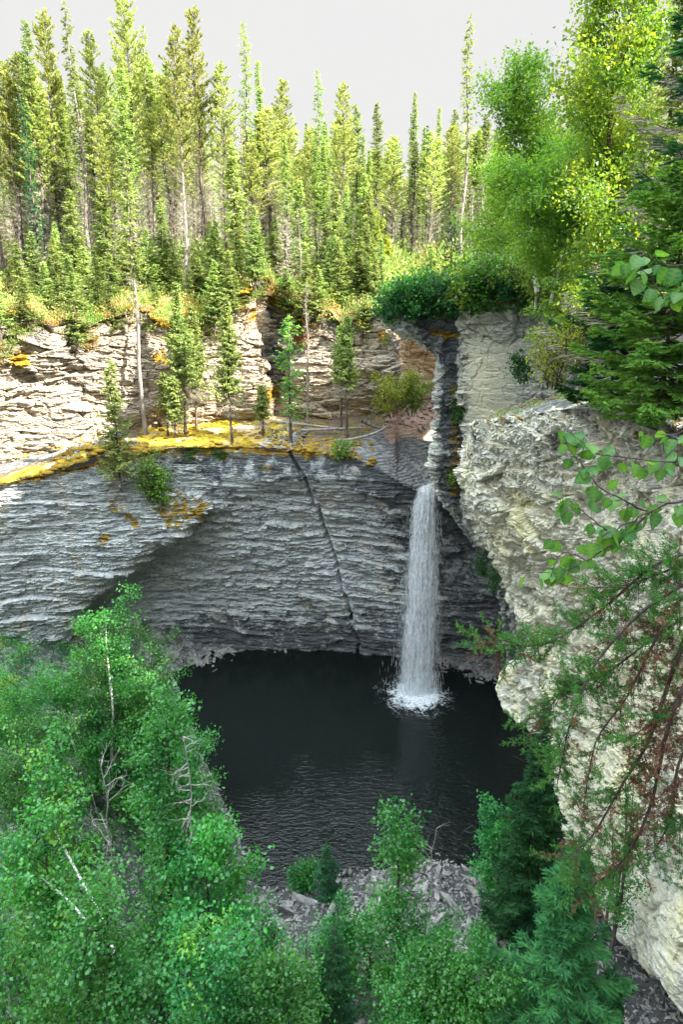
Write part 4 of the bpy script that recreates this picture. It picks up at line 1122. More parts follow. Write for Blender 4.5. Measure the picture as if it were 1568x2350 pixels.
# ------------------------------------------------------------------ birches and alders
CMs = [M_grn, M_twig, M_yel]; CMa = [M_ald, M_twig, M_yel]; CMb = [M_bir, M_twig, M_tip]
def bl(name, label, cat, px, foot, tip, Y, R, seed, mats, bark, **kw):
    b0 = P(px, foot, Y); H = float(P(px, tip, Y)[2] - b0[2])
    return broad_thing(name, label, cat, broadleaf(H, R, seed, **kw), b0, mats, bark, seed * 1.7)
bl('birch_tree', 'big yellow-green birch leaning up to the top edge on the right bank', 'birch', 1335, 900, -90, 18, 2.6, 901, CMs, M_twig, leaf=0.095, nleaf=34425, nyel=.55, lean=(0.1, 0), top=.62, prim=44, asc=.8, clump=.34)
bl('birch_tree', 'white-stemmed birch on the right bank left of the big yellow-green one', 'birch', 1235, 650, 185, 26, 2.5, 902, CMs, M_birchbark, leaf=0.114, nleaf=25245, nyel=.3, lean=(-1.2, 0), top=.55, prim=36, clump=.34)
bl('birch_tree', 'low spreading birch with a leaning white trunk over the buttress brow', 'birch', 1265, 680, 400, 23, 2.6, 903, CMs, M_birchbark, leaf=0.105, nleaf=27540, nyel=.15, lean=(-.9, 0), top=.4, prim=34, clump=.34)
bl('birch_tree', 'leafy birch sapling hanging over the right end of the buttress', 'birch', 1330, 880, 560, 19, 1.7, 904, CMs, M_birchbark, leaf=0.086, nleaf=18360, nyel=.3, lean=(-.6, 0), top=.4, prim=30)
bl('birch_tree', 'rounded green birch filling the space left of the white-stemmed one', 'birch', 1150, 670, 395, 35, 2.3, 906, CMs, M_birchbark, leaf=.12, nleaf=17000, nyel=.1, top=.35, prim=34, clump=.34, base=.05)
bl('birch_tree', 'leafy birch low between the white-stemmed birch and the buttress rim', 'birch', 1230, 700, 520, 28, 1.9, 907, CMs, M_birchbark, leaf=.10, nleaf=13000, nyel=.1, top=.3, prim=30, clump=.3, base=.05)
bl('birch_tree', 'yellowish sapling at the top of the shrubby slope behind the fall', 'birch', 868, 690, 500, 53, 1.3, 905, [M_yel, M_twig, M_yel], M_birchbark, leaf=0.183, nleaf=3740, nyel=.2, top=.5, prim=20)
# left mid ground
bl('alder_tree', 'large dark green alder with sunlit top twigs before the alcove wall', 'alder', 262, 1960, 1400, 25, 2.9, 911, CMa, M_birchbark, stems=3, leaf=0.104, nleaf=40800, nyel=.18, top=.45, prim=40, spread=.6, clump=.22, asc=.6, base=.12)
bl('alder_tree', 'forked alder crown right of the largest one, its top before the alcove pocket', 'alder', 350, 1960, 1440, 26, 1.9, 919, CMa, M_birchbark, stems=3, leaf=.104, nleaf=30000, nyel=.15, top=.1, low=.85, prim=44, spread=.8, clump=.22, asc=.6, base=.1)
bl('alder_tree', 'round dark alder leaning out over the left shore of the pool', 'alder', 400, 1960, 1560, 24, 1.9, 912, CMa, M_twig, stems=3, leaf=0.098, nleaf=23800, top=.3, prim=30, spread=.6, clump=.22, asc=.5, base=.08)
bl('alder_tree', 'alder at the left edge under the cliff, sunlight put into its yellow-green leaves', 'alder', -10, 1900, 1395, 28, 1.9, 913, [M_yel, M_twig, M_grn], M_twig, stems=3, leaf=0.110, nleaf=22100, nyel=.6, top=.4, prim=30, spread=.5, clump=.25)  # yellow-green leaf colour stands in for sunlight on this alder
bl('alder_tree', 'dense green alder behind the left-edge shrubs, below the yellow-green one', 'alder', 60, 2000, 1560, 23, 2.4, 914, [M_ald, M_twig, M_grn], M_twig, stems=4, leaf=0.091, nleaf=34000, nyel=.3, top=.3, prim=30, spread=.6, clump=.25, base=.05)
bl('alder_tree', 'shadowed alder between the large alder and the left edge of the picture', 'alder', 140, 2120, 1700, 20, 1.9, 915, CMa, M_twig, stems=3, leaf=0.085, nleaf=23800, top=.3, prim=26, spread=.6, clump=.2, base=.05)
bl('alder_tree', 'low dark alder spreading along the left shore in front of the gravel bar', 'alder', 345, 1900, 1590, 27, 2.0, 916, CMa, M_twig, stems=4, leaf=.10, nleaf=17000, top=.3, prim=26, spread=.7, clump=.25, base=.03, asc=.4)
bl('alder_tree', 'alder whose right side overhangs the dark water below the round one', 'alder', 455, 2080, 1700, 20.5, 1.5, 917, CMa, M_twig, stems=3, leaf=.09, nleaf=14000, top=.3, prim=26, spread=.6, clump=.22, base=.03, asc=.5)
0 and bl('alder_tree', 'small alder at the foot of the wall left of the alcove', 'alder', 150, 1760, 1500, 31, 1.9, 918, CMa, M_twig, stems=3, leaf=.11, nleaf=12000, top=.3, prim=24, spread=.6, clump=.25, base=.03, nyel=.1)
# lower left birch thicket
bl('birch_tree', 'upright young birch whose leafy top stands against the dark pool', 'birch', 452, 2560, 1652, 15, 2.10, 921, CMb, M_twig, leaf=0.111, nleaf=20400, top=.55, prim=57, clump=.26, asc=.75, nyel=.12)
bl('birch_tree', 'bushy birch with a yellow-tipped crown at the left of the thicket', 'birch', 185, 2560, 1790, 14.5, 2.10, 922, CMb, M_twig, stems=2, leaf=0.111, nleaf=20400, top=.45, prim=46, clump=.26, nyel=.4)
bl('birch_tree', 'birch leaning right from the thicket towards the middle of the pool', 'birch', 520, 2560, 1900, 14, 1.75, 923, [M_bir, M_twig, M_ald], M_twig, leaf=0.111, nleaf=14361, lean=(.5, 0), top=.4, prim=44, clump=.26, nyel=.5)
bl('birch_tree', 'large birch filling the lower left corner with pale-ringed leaves', 'birch', 60, 2700, 2030, 11.5, 1.96, 924, [M_bir, M_twig, M_tip], M_birchbark, stems=2, leaf=0.096, nleaf=17952, top=.3, prim=44, clump=.26, nyel=.4)
bl('birch_tree', 'birch in the middle of the bottom left thicket', 'birch', 290, 2760, 2080, 11, 1.89, 925, [M_bir, M_twig, M_ald], M_twig, stems=2, leaf=0.096, nleaf=17952, top=.3, prim=44, clump=.26, nyel=.5)
bl('birch_tree', 'birch at the right end of the bottom left thicket over the scree', 'birch', 480, 2720, 2130, 11.5, 1.54, 926, [M_bir, M_twig, M_tip], M_twig, stems=2, leaf=0.096, nleaf=10771, top=.3, prim=36, clump=.26, nyel=.4)
bl('birch_tree', 'slim young birch standing alone on the scree in front of the pool', 'birch', 905, 2400, 1868, 13.5, 1.33, 927, CMb, M_twig, leaf=0.096, nleaf=7072, top=.55, prim=39, clump=.26, nyel=.04)
bl('birch_shrub', 'low birch shrub at the bottom edge right of the slim young birch', 'shrub', 1010, 2420, 2190, 11.5, .95, 928, CMb, M_twig, stems=3, leaf=0.089, nleaf=9350, top=.3, prim=18, bush=True)
bl('birch_shrub', 'thin leafy shrub on the scree left of the slim young birch', 'shrub', 790, 2300, 2080, 14.5, .8, 929, CMb, M_twig, stems=3, leaf=0.089, nleaf=4420, top=.3, prim=16, bush=True)
bl('birch_shrub', 'low shrub at the pool edge of the scree beside the tiny spruce', 'shrub', 695, 2075, 1985, 22, .75, 930, CMb, M_twig, stems=3, leaf=0.104, nleaf=3060, prim=14, bush=True, nyel=.1)
bl('birch_shrub', 'leafy shrub at the bottom edge below the slim young birch', 'shrub', 660, 2460, 2240, 11, .95, 931, CMb, M_twig, stems=3, leaf=0.089, nleaf=7140, prim=16, bush=True)
bl('birch_shrub', 'low leafy shrub at the foot of the fresh young spruce', 'shrub', 1090, 2460, 2230, 11, .8, 932, CMb, M_twig, stems=3, leaf=0.082, nleaf=8500, prim=16, bush=True, nyel=.15)
bl('birch_shrub', 'bright green shrub leaning over the pool beside the twin bare stems', 'shrub', 1150, 2080, 1860, 19.5, 1.1, 933, CMb, M_twig, stems=3, leaf=0.111, nleaf=7650, prim=18, bush=True)
bl('outcrop_shrub', 'dark-stemmed leafy shrub rooted under the overhang of the pale outcrop', 'shrub', 1395, 2170, 1840, 14, .9, 934, CMb, M_twig, stems=4, leaf=0.067, nleaf=2550, prim=16, lean=(-.6, 0))
for px, foot, top, Y, R, sd_, nl, lab in [
 (620, 2330, 2120, 14.5, .9, 961, 3600, 'sparse birch shrub between the thicket and the open scree'),
 (720, 2420, 2170, 12.5, .8, 962, 3000, 'reddish-stemmed leafy shrub left of the low dark spruce'),
 (840, 2260, 2080, 15.5, .7, 963, 2200, 'small pale green shrub in the middle of the scree'),
 (940, 2500, 2230, 11.5, .9, 964, 4500, 'birch shrub at the bottom edge in front of the slim young birch'),
 (1010, 2290, 2110, 15.5, .8, 965, 2400, 'thin shrub right of the slim young birch'),
 (1100, 2250, 2120, 16.5, .7, 966, 2200, 'small shrub on the scree under the twin bare stems'),
 (560, 2450, 2180, 12.0, .9, 967, 4200, 'leafy shrub at the lower right end of the thicket')]:
    bl('birch_shrub', lab, 'shrub', px, foot, top, Y, R, sd_, CMb, M_twig, stems=3, leaf=.075, nleaf=nl, prim=18, bush=True, clump=.16, nyel=.05)
def top_y(px):                       # height of the buttress ground at a picture column
    q_, _ = proj(butt_top[4]); return butt_top[4][int(np.argmin(np.abs(q_ - px)))]
for k, (px, h_, R, mt, word) in enumerate([(905, .9, 1.0, M_sprdark, 'low dark shrub at the very tip of the buttress brow'), (935, 1.3, 1.1, M_ald, 'second shrub from the tip of the buttress brow'),
  (968, 1.2, 1.2, M_sprdark, 'spreading dark juniper near the tip of the buttress'), (1000, 1.7, 1.2, M_ald, 'leafy bush left of the short dark spruce on the buttress'), (1042, 1.4, 1.2, M_sprdark, 'dark bush below the short dark spruce on the buttress'),
  (1078, 1.9, 1.2, M_grn, 'brighter green bush overhanging the cleft of the buttress'), (1110, 1.6, 1.2, M_ald, 'bush above the left edge of the pale buttress face'), (1148, 2.1, 1.4, M_ald, 'taller bush over the middle of the pale buttress face'),
  (1185, 1.6, 1.3, M_sprdark, 'dark bush above the pale buttress face'), (1225, 2.2, 1.4, M_grn, 'light green bush at the right of the buttress brow'), (1265, 2.0, 1.4, M_ald, 'last bush of the buttress brow beside the outcrop birches')]):
    q_ = top_y(px); e = broad_thing('brow_shrub', word, 'bush', broadleaf(h_, R, 970 + k, stems=5, leaf=.15, nleaf=2600, prim=14, bush=True, spread=1.0, clump=.24, base=.02, asc=.35), q_ - [0, .3, .2], [mt, M_twig, M_rust], M_twig, k * 1.1, 'bushes along the buttress brow')
for k, (px, Y, h_, word) in enumerate([(990, 38.5, 2.6, 'tiny spruce left of the short dark spruce on the buttress'), (1090, 39, 3.4, 'small dark spruce above the cleft of the buttress'), (1140, 41, 4.2, 'small spruce in the brush behind the pale buttress face')]):
    place('fluff%d' % (k % 2), P(px, 655, Y) - [0, 0, .6], h_, word, None, wide=1.1)
# ledge and lip shrubs
for (px, foot, top, Y, R, sd_, mt, nl, lab) in [
 (900, 948, 880, 43.2, 1.5, 941, M_yel, 3600, 'bright green bush at the foot of the lit block on the river terrace'),
 (945, 945, 872, 44, 1.3, 942, M_grn, 2800, 'rounded bush beside the bright one where the river valley opens'),
 (345, 1140, 1040, 38.2, .8, 943, M_grn, 1800, 'leafy bush hanging over the rim below the mound spruce'),
 (370, 1160, 1085, 38.4, .75, 944, M_grn, 1500, 'light green tuft clinging to the wall below the rim bush'),
 (785, 1045, 1015, 39.5, .6, 945, M_grn, 700, 'small green tuft on the bare rock rim left of the fall'),
 (1125, 840, 800, 33, .6, 946, M_sprdark, 900, 'dark little bush halfway up the buttress face'),
 (1200, 865, 820, 30, .5, 947, M_sprdark, 800, 'dark low conifer bush hanging at the right of the buttress face'),
 (1270, 860, 765, 14.5, .6, 948, M_yel, 1900, 'reddish yellow bush beside the sweeping spruce on the outcrop'),
 (1045, 1110, 1080, 34.6, .45, 949, M_grn, 600, 'green tuft low in the dark cleft of the buttress'),
 (1048, 960, 900, 34.2, .45, 950, M_ald, 700, 'fern-like growth high in the dark cleft of the buttress'),
 (1105, 1310, 1280, 35.2, .4, 951, M_sprdark, 500, 'small tuft on the lower edge of the buttress near the fall'),
 (1130, 1345, 1300, 30, .4, 952, M_sprdark, 500, 'dark tuft in the gully between buttress and outcrop')]:
    bl('rim_shrub', lab, 'bush', px, foot, top, Y, R, sd_, [mt, M_twig, M_yel], M_twig, stems=4, leaf=.13 if Y > 25 else .06, nleaf=nl, prim=14, bush=True, spread=.9, nyel=.2 if mt is M_grn else 0, clump=.2, base=.05)
# ------------------------------------------------------------------ the far wood that closes the view between the trunks
FW = MB(); rgn = np.random.default_rng(9)
far_protos = [conifer(15, 2.6, 950 + i, .03, 'spruce', dead_to=.12, tuft=1.0, dens=.34)[1] for i in range(4)]
fp_arr = []
for C in far_protos:
    v = np.concatenate(C.v); f4 = np.concatenate(C.f4); m4 = np.concatenate(C.m4)
    fp_arr.append((v, f4, m4))
for i in range(330):
    Y = rgn.uniform(88, 150) if i < 230 else rgn.uniform(150, 260)
    px = rgn.uniform(-300, 1900)
    X = (px - 784) / F * Y * 1.04
    z = 3.2 + 9.5 * float(smooth(60, 150, Y)) - 1.2
    fl = floor_at(px, min(Y, 148)); z = max(z, fl[2]) - .3
    v, f4, m4 = fp_arr[i % 4]; a = rgn.random() * 6.28; s_ = rgn.uniform(.75, 1.15) * (0.85 if 850 < px < 1150 else 1)
    R_ = np.array([[math.cos(a), -math.sin(a), 0], [math.sin(a), math.cos(a), 0], [0, 0, 1]])
    w_ = (v * [1, 1, s_]) @ R_.T + [X, Y, z]
    FW.add(w_, f4); FW.m4[-1] = m4.copy()
    FW.tube([[X, Y, z - 1], [X, Y, z + 14 * s_]], [.16, .02], 4, 2)
fo = FW.obj('far_forest', CM_spr); tag(fo, 'mass of distant conifers closing the view behind the nearer trunks', 'forest', None, 'stuff')

# ------------------------------------------------------------------ unseen conifers added on the right bank to shade the basin
rgb_ = random.Random(31)
blk = []
for i in range(54):
    x = rgb_.uniform(12, 34); y = rgb_.uniform(-22, 18)
    if 18.3 < y + .51 * x < 21.7: continue  # opening left for sun towards the left-edge alder
    if x < y * 0.62 + 5.5: continue      # keep out of the picture
    blk.append((x, y, rgb_.uniform(15, 21)))
for i in range(120):
    x = rgb_.uniform(15, 24); c_ = rgb_.uniform(22.2, 34); y = c_ - .51 * x
    if x < y * 0.60 + 3.5 or len(blk) > 96: continue
    gz_ = -2.2 + .13 * max(0, x - 5 - .62 * max(y, 0)) + .07 * max(y, 0)
    blk.append((x, y, -8.3 + .877 * (x + 16) + rgb_.uniform(-1, 1.2) - gz_))  # tree top shaped so its shadow ends at the ledge rim
for i in range(14):
    x = rgb_.uniform(20, 38); y = rgb_.uniform(28, 44)
    if x < y * 0.60 + 3.5: continue
    blk.append((x, y, rgb_.uniform(7, 10)))
for x, y, h in blk:
    place(rgb_.choice(['spruce0', 'spruce1', 'spruce2']), (x, y, -2.2 + .13 * max(0, x - 5 - .62 * max(y, 0)) + .07 * max(y, 0)), h, '%s conifer of the %s right bank, standing outside the picture' % ('tall' if h > 16 else 'lower', 'nearest' if y < 0 else 'near' if y < 15 else 'middle' if y < 25 else 'farther'), 'conifers of the near right bank', wide=1.5, name='bank_shade_spruce_tree')
hu = np.linspace(0, 60, 60); hy = np.linspace(-40, 46, 70); HU, HY = np.meshgrid(hu, hy)
HX = np.maximum(HY * .62, 0) + 5.0 + HU
HZ = -1.9 + 0.13 * HU + .3 * vn(HX / 4, HY / 4) + .07 * np.maximum(HY, 0)
sheet("bank_ground", np.stack([HX, HY, HZ], -1)[::-1], np.stack([HX * 0 + .3, HX * 0, HX * 0], -1), M_ground)

# ------------------------------------------------------------------ ground cover and moss cushions
M_gold = leaf_mat('golden_moss_fronds', (0.30, 0.20, 0.03), (0.52, 0.36, 0.05), .25, (1.1, 1, .5))
def scatter_cover(name, label, pts, mats, prob, size, leaf, per, seed, kindlabel='ground cover', flat=.6):
    rg = np.random.default_rng(seed); mb = MB()
    n = len(pts)
    mi = rg.choice(len(mats), n, p=prob)
    # neighbours share a colour
    nn = vn(pts[:, 0] / 1.9 + seed, pts[:, 1] / 1.9, pts[:, 2] / 1.9) * .4 + vn(pts[:, 0] / .7, pts[:, 1] / .7, seed) * .2 + .5 + rg.normal(size=n) * .05
    cum = np.cumsum(prob); mi = np.searchsorted(cum, np.clip((nn - .5) * 1.7 + .5, 0, .9999)); mi = np.clip(mi, 0, len(mats) - 1)
    for q in range(len(mats)):
        s_ = np.where(mi == q)[0]
        if len(s_) == 0: continue
        c = np.repeat(pts[s_], per, 0); m = len(c)
        sz = np.repeat(size * (.5 + rg.random(len(s_))), per)
        o = rnd_dir(rg, m) * (rg.random(m) ** .5)[:, None]; o[:, 2] = np.abs(o[:, 2]) * flat + .05
        c = c + o * sz[:, None]
        d = o + np.array([0, 0, .5]) + rg.normal(size=(m, 3)) * .5
        mb.leaves(c, d, rnd_dir(rg, m) + [0, 0, .6], leaf * (.5 + .8 * rg.random(m)), leaf * .5 * (.6 + .6 * rg.random(m)), q, .1)
    o = mb.obj(name, mats); tag(o, label, kindlabel, None, 'stuff'); return o
rg = np.random.default_rng(4)
def pick(g, n, cond=None, wfun=None):
    nv, nu = g.shape[:2]
    i = rg.integers(0, nv, n); j = rg.integers(0, nu, n); p_ = g[i, j] + rg.normal(size=(n, 3)) * [.12, .12, .02]
    if cond is not None:
        px, py = proj(p_); p_ = p_[cond(px, py, p_, i / nv)]
    return p_
# the upper slope: yellow-green, orange and rust dwarf shrubs
pts = pick(forest, 30000, lambda px, py, p_, v: (p_[:, 1] < 85) & (px > -150) & (px < 1250) & (v < .75) & (vn(p_[:, 0] / 1.7, p_[:, 1] / 1.7, 3) > -.45))
scatter_cover('shrub_cover', 'yellow-green, orange and rusty dwarf shrubs covering the slope above the upper cliff', pts, [M_sprlit, M_gold, M_rust, M_pine, M_sprlit, M_rust, M_spr], [.20, .09, .17, .15, .16, .10, .13], .68, .14, 30, 5, flat=1.0)
pts = pick(forest, 5200, lambda px, py, p_, v: (px > -150) & (v < .10) & (px < 900))
pts = pts + np.stack([pts[:, 0] * 0, -.25 - .5 * rg.random(len(pts)), -.9 * rg.random(len(pts)) ** 1.5 * (vn(pts[:, 0] / 1.5, 3.3) > -.2)], -1)
scatter_cover('brow_shrub_cover', 'mixed green and rusty shrubs overhanging the brow of the upper cliff', pts, [M_spr, M_gold, M_rust, M_pine], [.35, .2, .2, .25], .42, .15, 24, 6)
# growth spilling down the upper part of the wall
nv_, nu_ = C_pos.shape[:2]
ii = (rg.random(14000) ** 1.6 * .42 * nv_).astype(int); jj = rg.integers(0, nu_, 14000); q_ = C_pos[ii, jj] + C_N[ii, jj] * .10; cpx, _ = proj(q_)
keep = (vn(q_[:, 0] / 1.4, 2.2, q_[:, 2] / 1.2) - ii / nv_ * 2.2 > -.12) & (cpx > -100) & (cpx < 890)
scatter_cover('wall_shrub_cover', 'rusty, golden and green brush spilling down the broken top of the upper cliff', q_[keep][:2600], [M_spr, M_gold, M_rust, M_pine, M_spr], [.25, .2, .25, .15, .15], .34, .14, 22, 27, flat=.4)
nv_, nu_ = A_pos.shape[:2]
ii = (rg.random(9000) ** 2 * .16 * nv_).astype(int); jj = rg.integers(0, nu_, 9000); q_ = A_pos[ii, jj] + A_N[ii, jj] * .06; cpx, _ = proj(q_)
keep = (vn(q_[:, 0] / .9, 6.2, q_[:, 2] / .7) - ii / nv_ * 4 > .12) & (cpx < 800) & (cpx > -200)
scatter_cover('rim_plants', 'small plants and moss tufts hanging over the rim of the lower cliff', q_[keep][:500], [M_grn, M_gold, M_ald], [.4, .35, .25], .15, .09, 14, 28, flat=.3)
# forest undergrowth further back
pts = pick(forest, 6000, lambda px, py, p_, v: (p_[:, 1] > 58) & (p_[:, 1] < 110))
scatter_cover('forest_undergrowth', 'dim green undergrowth between the trunks of the upper forest', pts, [M_spr, M_grn, M_rust], [.6, .3, .1], 1.5, .4, 26, 7, flat=1.3)
# left bank undergrowth, its dark colour standing in for shaded gaps
lx = rg.uniform(-30, -2, 30000); ly = rg.uniform(10, 38, 30000); lp = np.stack([lx, ly, ground_z(lx, ly)], -1); ld_ = sdf(pool, lx, ly); lpx, lpy = proj(lp)
lp = lp[(ld_ > .5) & (lpx < 600 - .5 * np.maximum(0, lpy - 2000)) & (lpx > -300) & (lpy < 2500)][:5200]
scatter_cover('bank_undergrowth', 'undergrowth covering the left bank beneath the alders, coloured dark green for deep shade', lp, [M_sprdark, M_ald, M_bir], [.6, .25, .15], .6, .11, 20, 17, flat=.9)
# buttress top
pts = pick(butt_top, 5000, lambda px, py, p_, v: (v < .5) & (vn(p_[:, 0] / 1.2, p_[:, 1] / 1.2, 8) > -.3))
scatter_cover('buttress_shrub_cover', 'dark green and reddish shrubs capping the buttress', pts, [M_sprdark, M_ald, M_sprdark, M_spr], [.36, .26, .20, .18], .6, .13, 26, 8, flat=.8)
pts = pick(butt_top, 1400, lambda px, py, p_, v: (v < .06)) + [0, -.2, -.25]
scatter_cover('buttress_fringe', 'dark shrubs drooping over the upper edge of the buttress', pts, [M_sprdark, M_ald, M_rust], [.45, .35, .2], .34, .11, 22, 9, flat=-.5)
# outcrop top
pts = pick(out_top, 5000, lambda px, py, p_, v: (v > .10) & (p_[:, 0] > 3) & (vn(p_[:, 0] / .8, p_[:, 1] / .8, 8) > .0))
scatter_cover('outcrop_shrub_cover', 'yellow-green and rusty low shrubs on top of the outcrop', pts, [M_ald, M_yel, M_rust, M_grn], [.4, .2, .15, .25], .22, .07, 16, 10)
# terrace greenery and rim fringe
pts = pick(terrace, 2600, lambda px, py, p_, v: ((px > 780) & (px < 1010) & (py < 1010) & (vn(p_[:, 0] / .8, p_[:, 1] / .8, 5) > .05)) | ((px < 330) & (v < .10)))
scatter_cover('terrace_plants', 'small green plants dotting the river terrace and the left rim', pts, [M_grn, M_ald, M_yel], [.5, .3, .2], .16, .10, 12, 11)
# cushions of moss along the rims
def cushions(name, label, pts, size, seed):
    rg = np.random.default_rng(seed); mb = MB()
    nth, nph = 9, 5
    th = np.linspace(0, 2 * np.pi, nth, endpoint=False); ph = np.linspace(0.05, 1.7, nph)
    u = np.stack([np.outer(np.sin(ph), np.cos(th)), np.outer(np.sin(ph), np.sin(th)), np.outer(np.cos(ph), np.ones(nth))], -1)
    i = np.arange(nph - 1)[:, None] * nth; j = np.arange(nth)[None]
    f = np.stack([i + j, i + nth + j, i + nth + (j + 1) % nth, i + (j + 1) % nth], -1).reshape(-1, 4)
    for p_ in pts:
        s_ = size * (.5 + rg.random() * 1.0)
        v = u * [s_ * (.8 + .6 * rg.random()), s_ * (.7 + .4 * rg.random()), s_ * .5] * (1 + .22 * vn(u[..., 0] * 2 + p_[0], u[..., 1] * 2, u[..., 2] * 2))[..., None]
        mb.add(v.reshape(-1, 3) + p_, f)
    o = mb.obj(name, [M_moss], smooth_faces=True); tag(o, label, 'moss', None, 'stuff')
M_moss, t, o_ = new_mat('orange_moss'); b = NB(t)
geo = b.n('ShaderNodeNewGeometry'); n1 = b.noise(geo.outputs['Position'], 3.0, 5, .6); n2 = b.noise(geo.outputs['Position'], 22, 4, .7)
c = b.mix(b.ramp(n1, .35, .65), (0.20, 0.12, 0.012), (0.42, 0.27, 0.02)); c = b.mix(b.ramp(n2, .3, .7), b.mix(1.0, c, (.5, .5, .4), 'MULTIPLY'), c)
p = b.n('ShaderNodeBsdfPrincipled'); b.put(p.inputs['Base Color'], c); p.inputs['Roughness'].default_value = 1.0
bp = b.n('ShaderNodeBump'); bp.inputs['Distance'].default_value = .04; t.links.new(n2, bp.inputs['Height']); t.links.new(bp.outputs[0], p.inputs['Normal'])
t.links.new(p.outputs[0], o_.inputs[0])
pts = np.concatenate([pick(terrace, 2400, lambda px, py, p_, v: (v < .085) & (px < 860))[:190] + [0, -.1, 0], pick(terrace, 5000, lambda px, py, p_, v: (v < .8) & (px < 860) & (px > 310))[:330] - [0, 0, .04]])
cushions('rim_moss', 'orange-brown moss cushions along the rim of the ledge', pts, .16, 3)
pts = pick(terrace, 3000, lambda px, py, p_, v: (px > 130) & (px < 340) & (v < .45))[:110]
cushions('mound_moss', 'orange moss cushions on the rubble mound at the left of the ledge', pts, .22, 4)
pts = pick(forest, 5000, lambda px, py, p_, v: (v < .10) & (px < 700) & (vn(p_[:, 0] / 3, p_[:, 1] / 3, 1) > .1))[:190] + [0, -.1, 0.05]
cushions('brow_moss', 'golden moss cushions on the brow of the upper cliff', pts, .26, 5)

# ------------------------------------------------------------------ broken slabs
def slab_mesh(seed, nm, mats):
    rg = np.random.default_rng(seed); n = 7
    a = np.sort(rg.random(n) * 6.28); r = .6 + .5 * rg.random(n)
    top = np.stack([np.cos(a) * r, np.sin(a) * r * .62, .16 + .10 * rg.normal(size=n)], -1)
    bot = np.stack([np.cos(a) * r * .9, np.sin(a) * r * .56, -.18 + .06 * rg.normal(size=n)], -1)
    mid = (top + bot) / 2 * [1.08, 1.08, 1]
    v = np.concatenate([top, mid, bot, [[0, 0, .24]], [[0, 0, -.2]]]); mb = MB()
    f = []; 
    for i in range(n):
        j = (i + 1) % n
        f += [[i, j, n + j], [i, n + j, n + i], [n + i, n + j, 2 * n + j], [n + i, 2 * n + j, 2 * n + i], [3 * n, j, i], [3 * n + 1, 2 * n + i, 2 * n + j]]
    mb.add(v, np.array(f)[:, ::-1]); return mb, v, np.array(f)[:, ::-1]
M_slab = rock_mat("broken_slab_rock", (0.44, 0.43, 0.40), (0.26, 0.26, 0.25), (0.05, 0.05, 0.05), (0.22, 0.15, 0.06), 0.75, 0.1, fine=1.6)
M_red = rock_mat("reddish_debris_rock", (0.44, 0.30, 0.25), (0.30, 0.21, 0.18), (0.06, 0.05, 0.05), (0.3, 0.2, 0.12), 0.5, 0.1, fine=1.6)
def rot_rand(rg, tilt=.5):
    from mathutils import Euler
    return np.array(Euler((rg.normal() * tilt, rg.normal() * tilt, rg.random() * 6.28)).to_matrix())
slabs = [slab_mesh(60 + i, '', None) for i in range(7)]
def rubble(name, label, pts, size, seed, mat, cat='rubble', tilt=.5, flat=1.0):
    rg = np.random.default_rng(seed); mb = MB()
    for p_ in pts:
        _, v, f = slabs[rg.integers(7)]
        s_ = size * (.35 + rg.random() ** 2 * 1.3)
        mb.add((v * [s_, s_ * (.7 + .5 * rg.random()), s_ * flat]) @ rot_rand(rg, tilt).T + p_, f)
    o = mb.obj(name, [mat]); tag(o, label, cat, None, 'stuff'); return o
def on_scree(n, cond):
    x = rg.uniform(-12, 12, n); y = rg.uniform(9, 30, n); z = ground_z(x, y); p_ = np.stack([x, y, z], -1)
    d = sdf(pool, x, y); px, py = proj(p_); return p_[cond(px, py, d)]
pts = on_scree(30000, lambda px, py, d: (d > -.6) & (d < 13) & (px > -200) & (px < 1600) & (py > 1700))[:18000]
rubble('scree_rubble', 'small broken limestone pieces covering the scree slope', pts + [0, 0, .02], .10, 11, M_slab, flat=1.1)
me_slabs = [s_[0].mesh('slab', [M_slab]) for s_ in slabs]
pts = on_scree(9000, lambda px, py, d: (d > -.1) & (d < 7) & (px > 520) & (px < 1330) & (py > 1940) & (py < 2420))
rgs = np.random.default_rng(12)
for k in range(150):
    p_ = pts[k]; s_ = .18 + .42 * rgs.random() ** 2.2
    o = link(bpy.data.objects.new('broken_stone', me_slabs[k % 7])); o.location = tuple(p_ + [0, 0, s_ * .15]); o.scale = (s_, s_ * (.6 + .5 * rgs.random()), s_ * (.7 + .7 * rgs.random()))
    o.rotation_euler = (rgs.normal() * .5, rgs.normal() * .5, rgs.random() * 6.28)
    qx, qy = proj(p_); tag(o, '%s angular grey limestone slab on the %s %s scree before the pool' % ('small' if s_ < .25 else 'large', 'upper' if qy < 2090 else 'middle' if qy < 2220 else 'lower', 'left' if qx < 720 else 'centre-left' if qx < 860 else 'centre-right' if qx < 1020 else 'right'), 'rock', 'limestone slabs on the scree')
# a few pale blocks that stand out at the pool edge
for px, py, Y, s_, lab in [(865, 2045, 22.3, .55, 'pale pointed block at the pool edge behind the slim young birch'), (925, 1995, 23.2, .42, 'white block catching light on the shore right of the slim young birch'), (1000, 2210, 17.0, .5, 'long tilted slab on the scree below the twin bare stems'), (655, 2075, 21.6, .5, 'upright grey block at the left end of the open scree'), (1075, 2190, 17.4, .42, 'dark cracked block on the right of the scree')]:
    q_ = PZ(px, py, -20.8); q_ = P(px, py, q_[1]); z = float(ground_z(q_[0], q_[1]))
    o = link(bpy.data.objects.new('boulder', me_slabs[int(px) % 7])); o.location = (q_[0], q_[1], z + s_ * .3); o.scale = (s_, s_ * .8, s_ * 1.6); o.rotation_euler = (.35, .5, px * .01)
    tag(o, lab, 'rock')
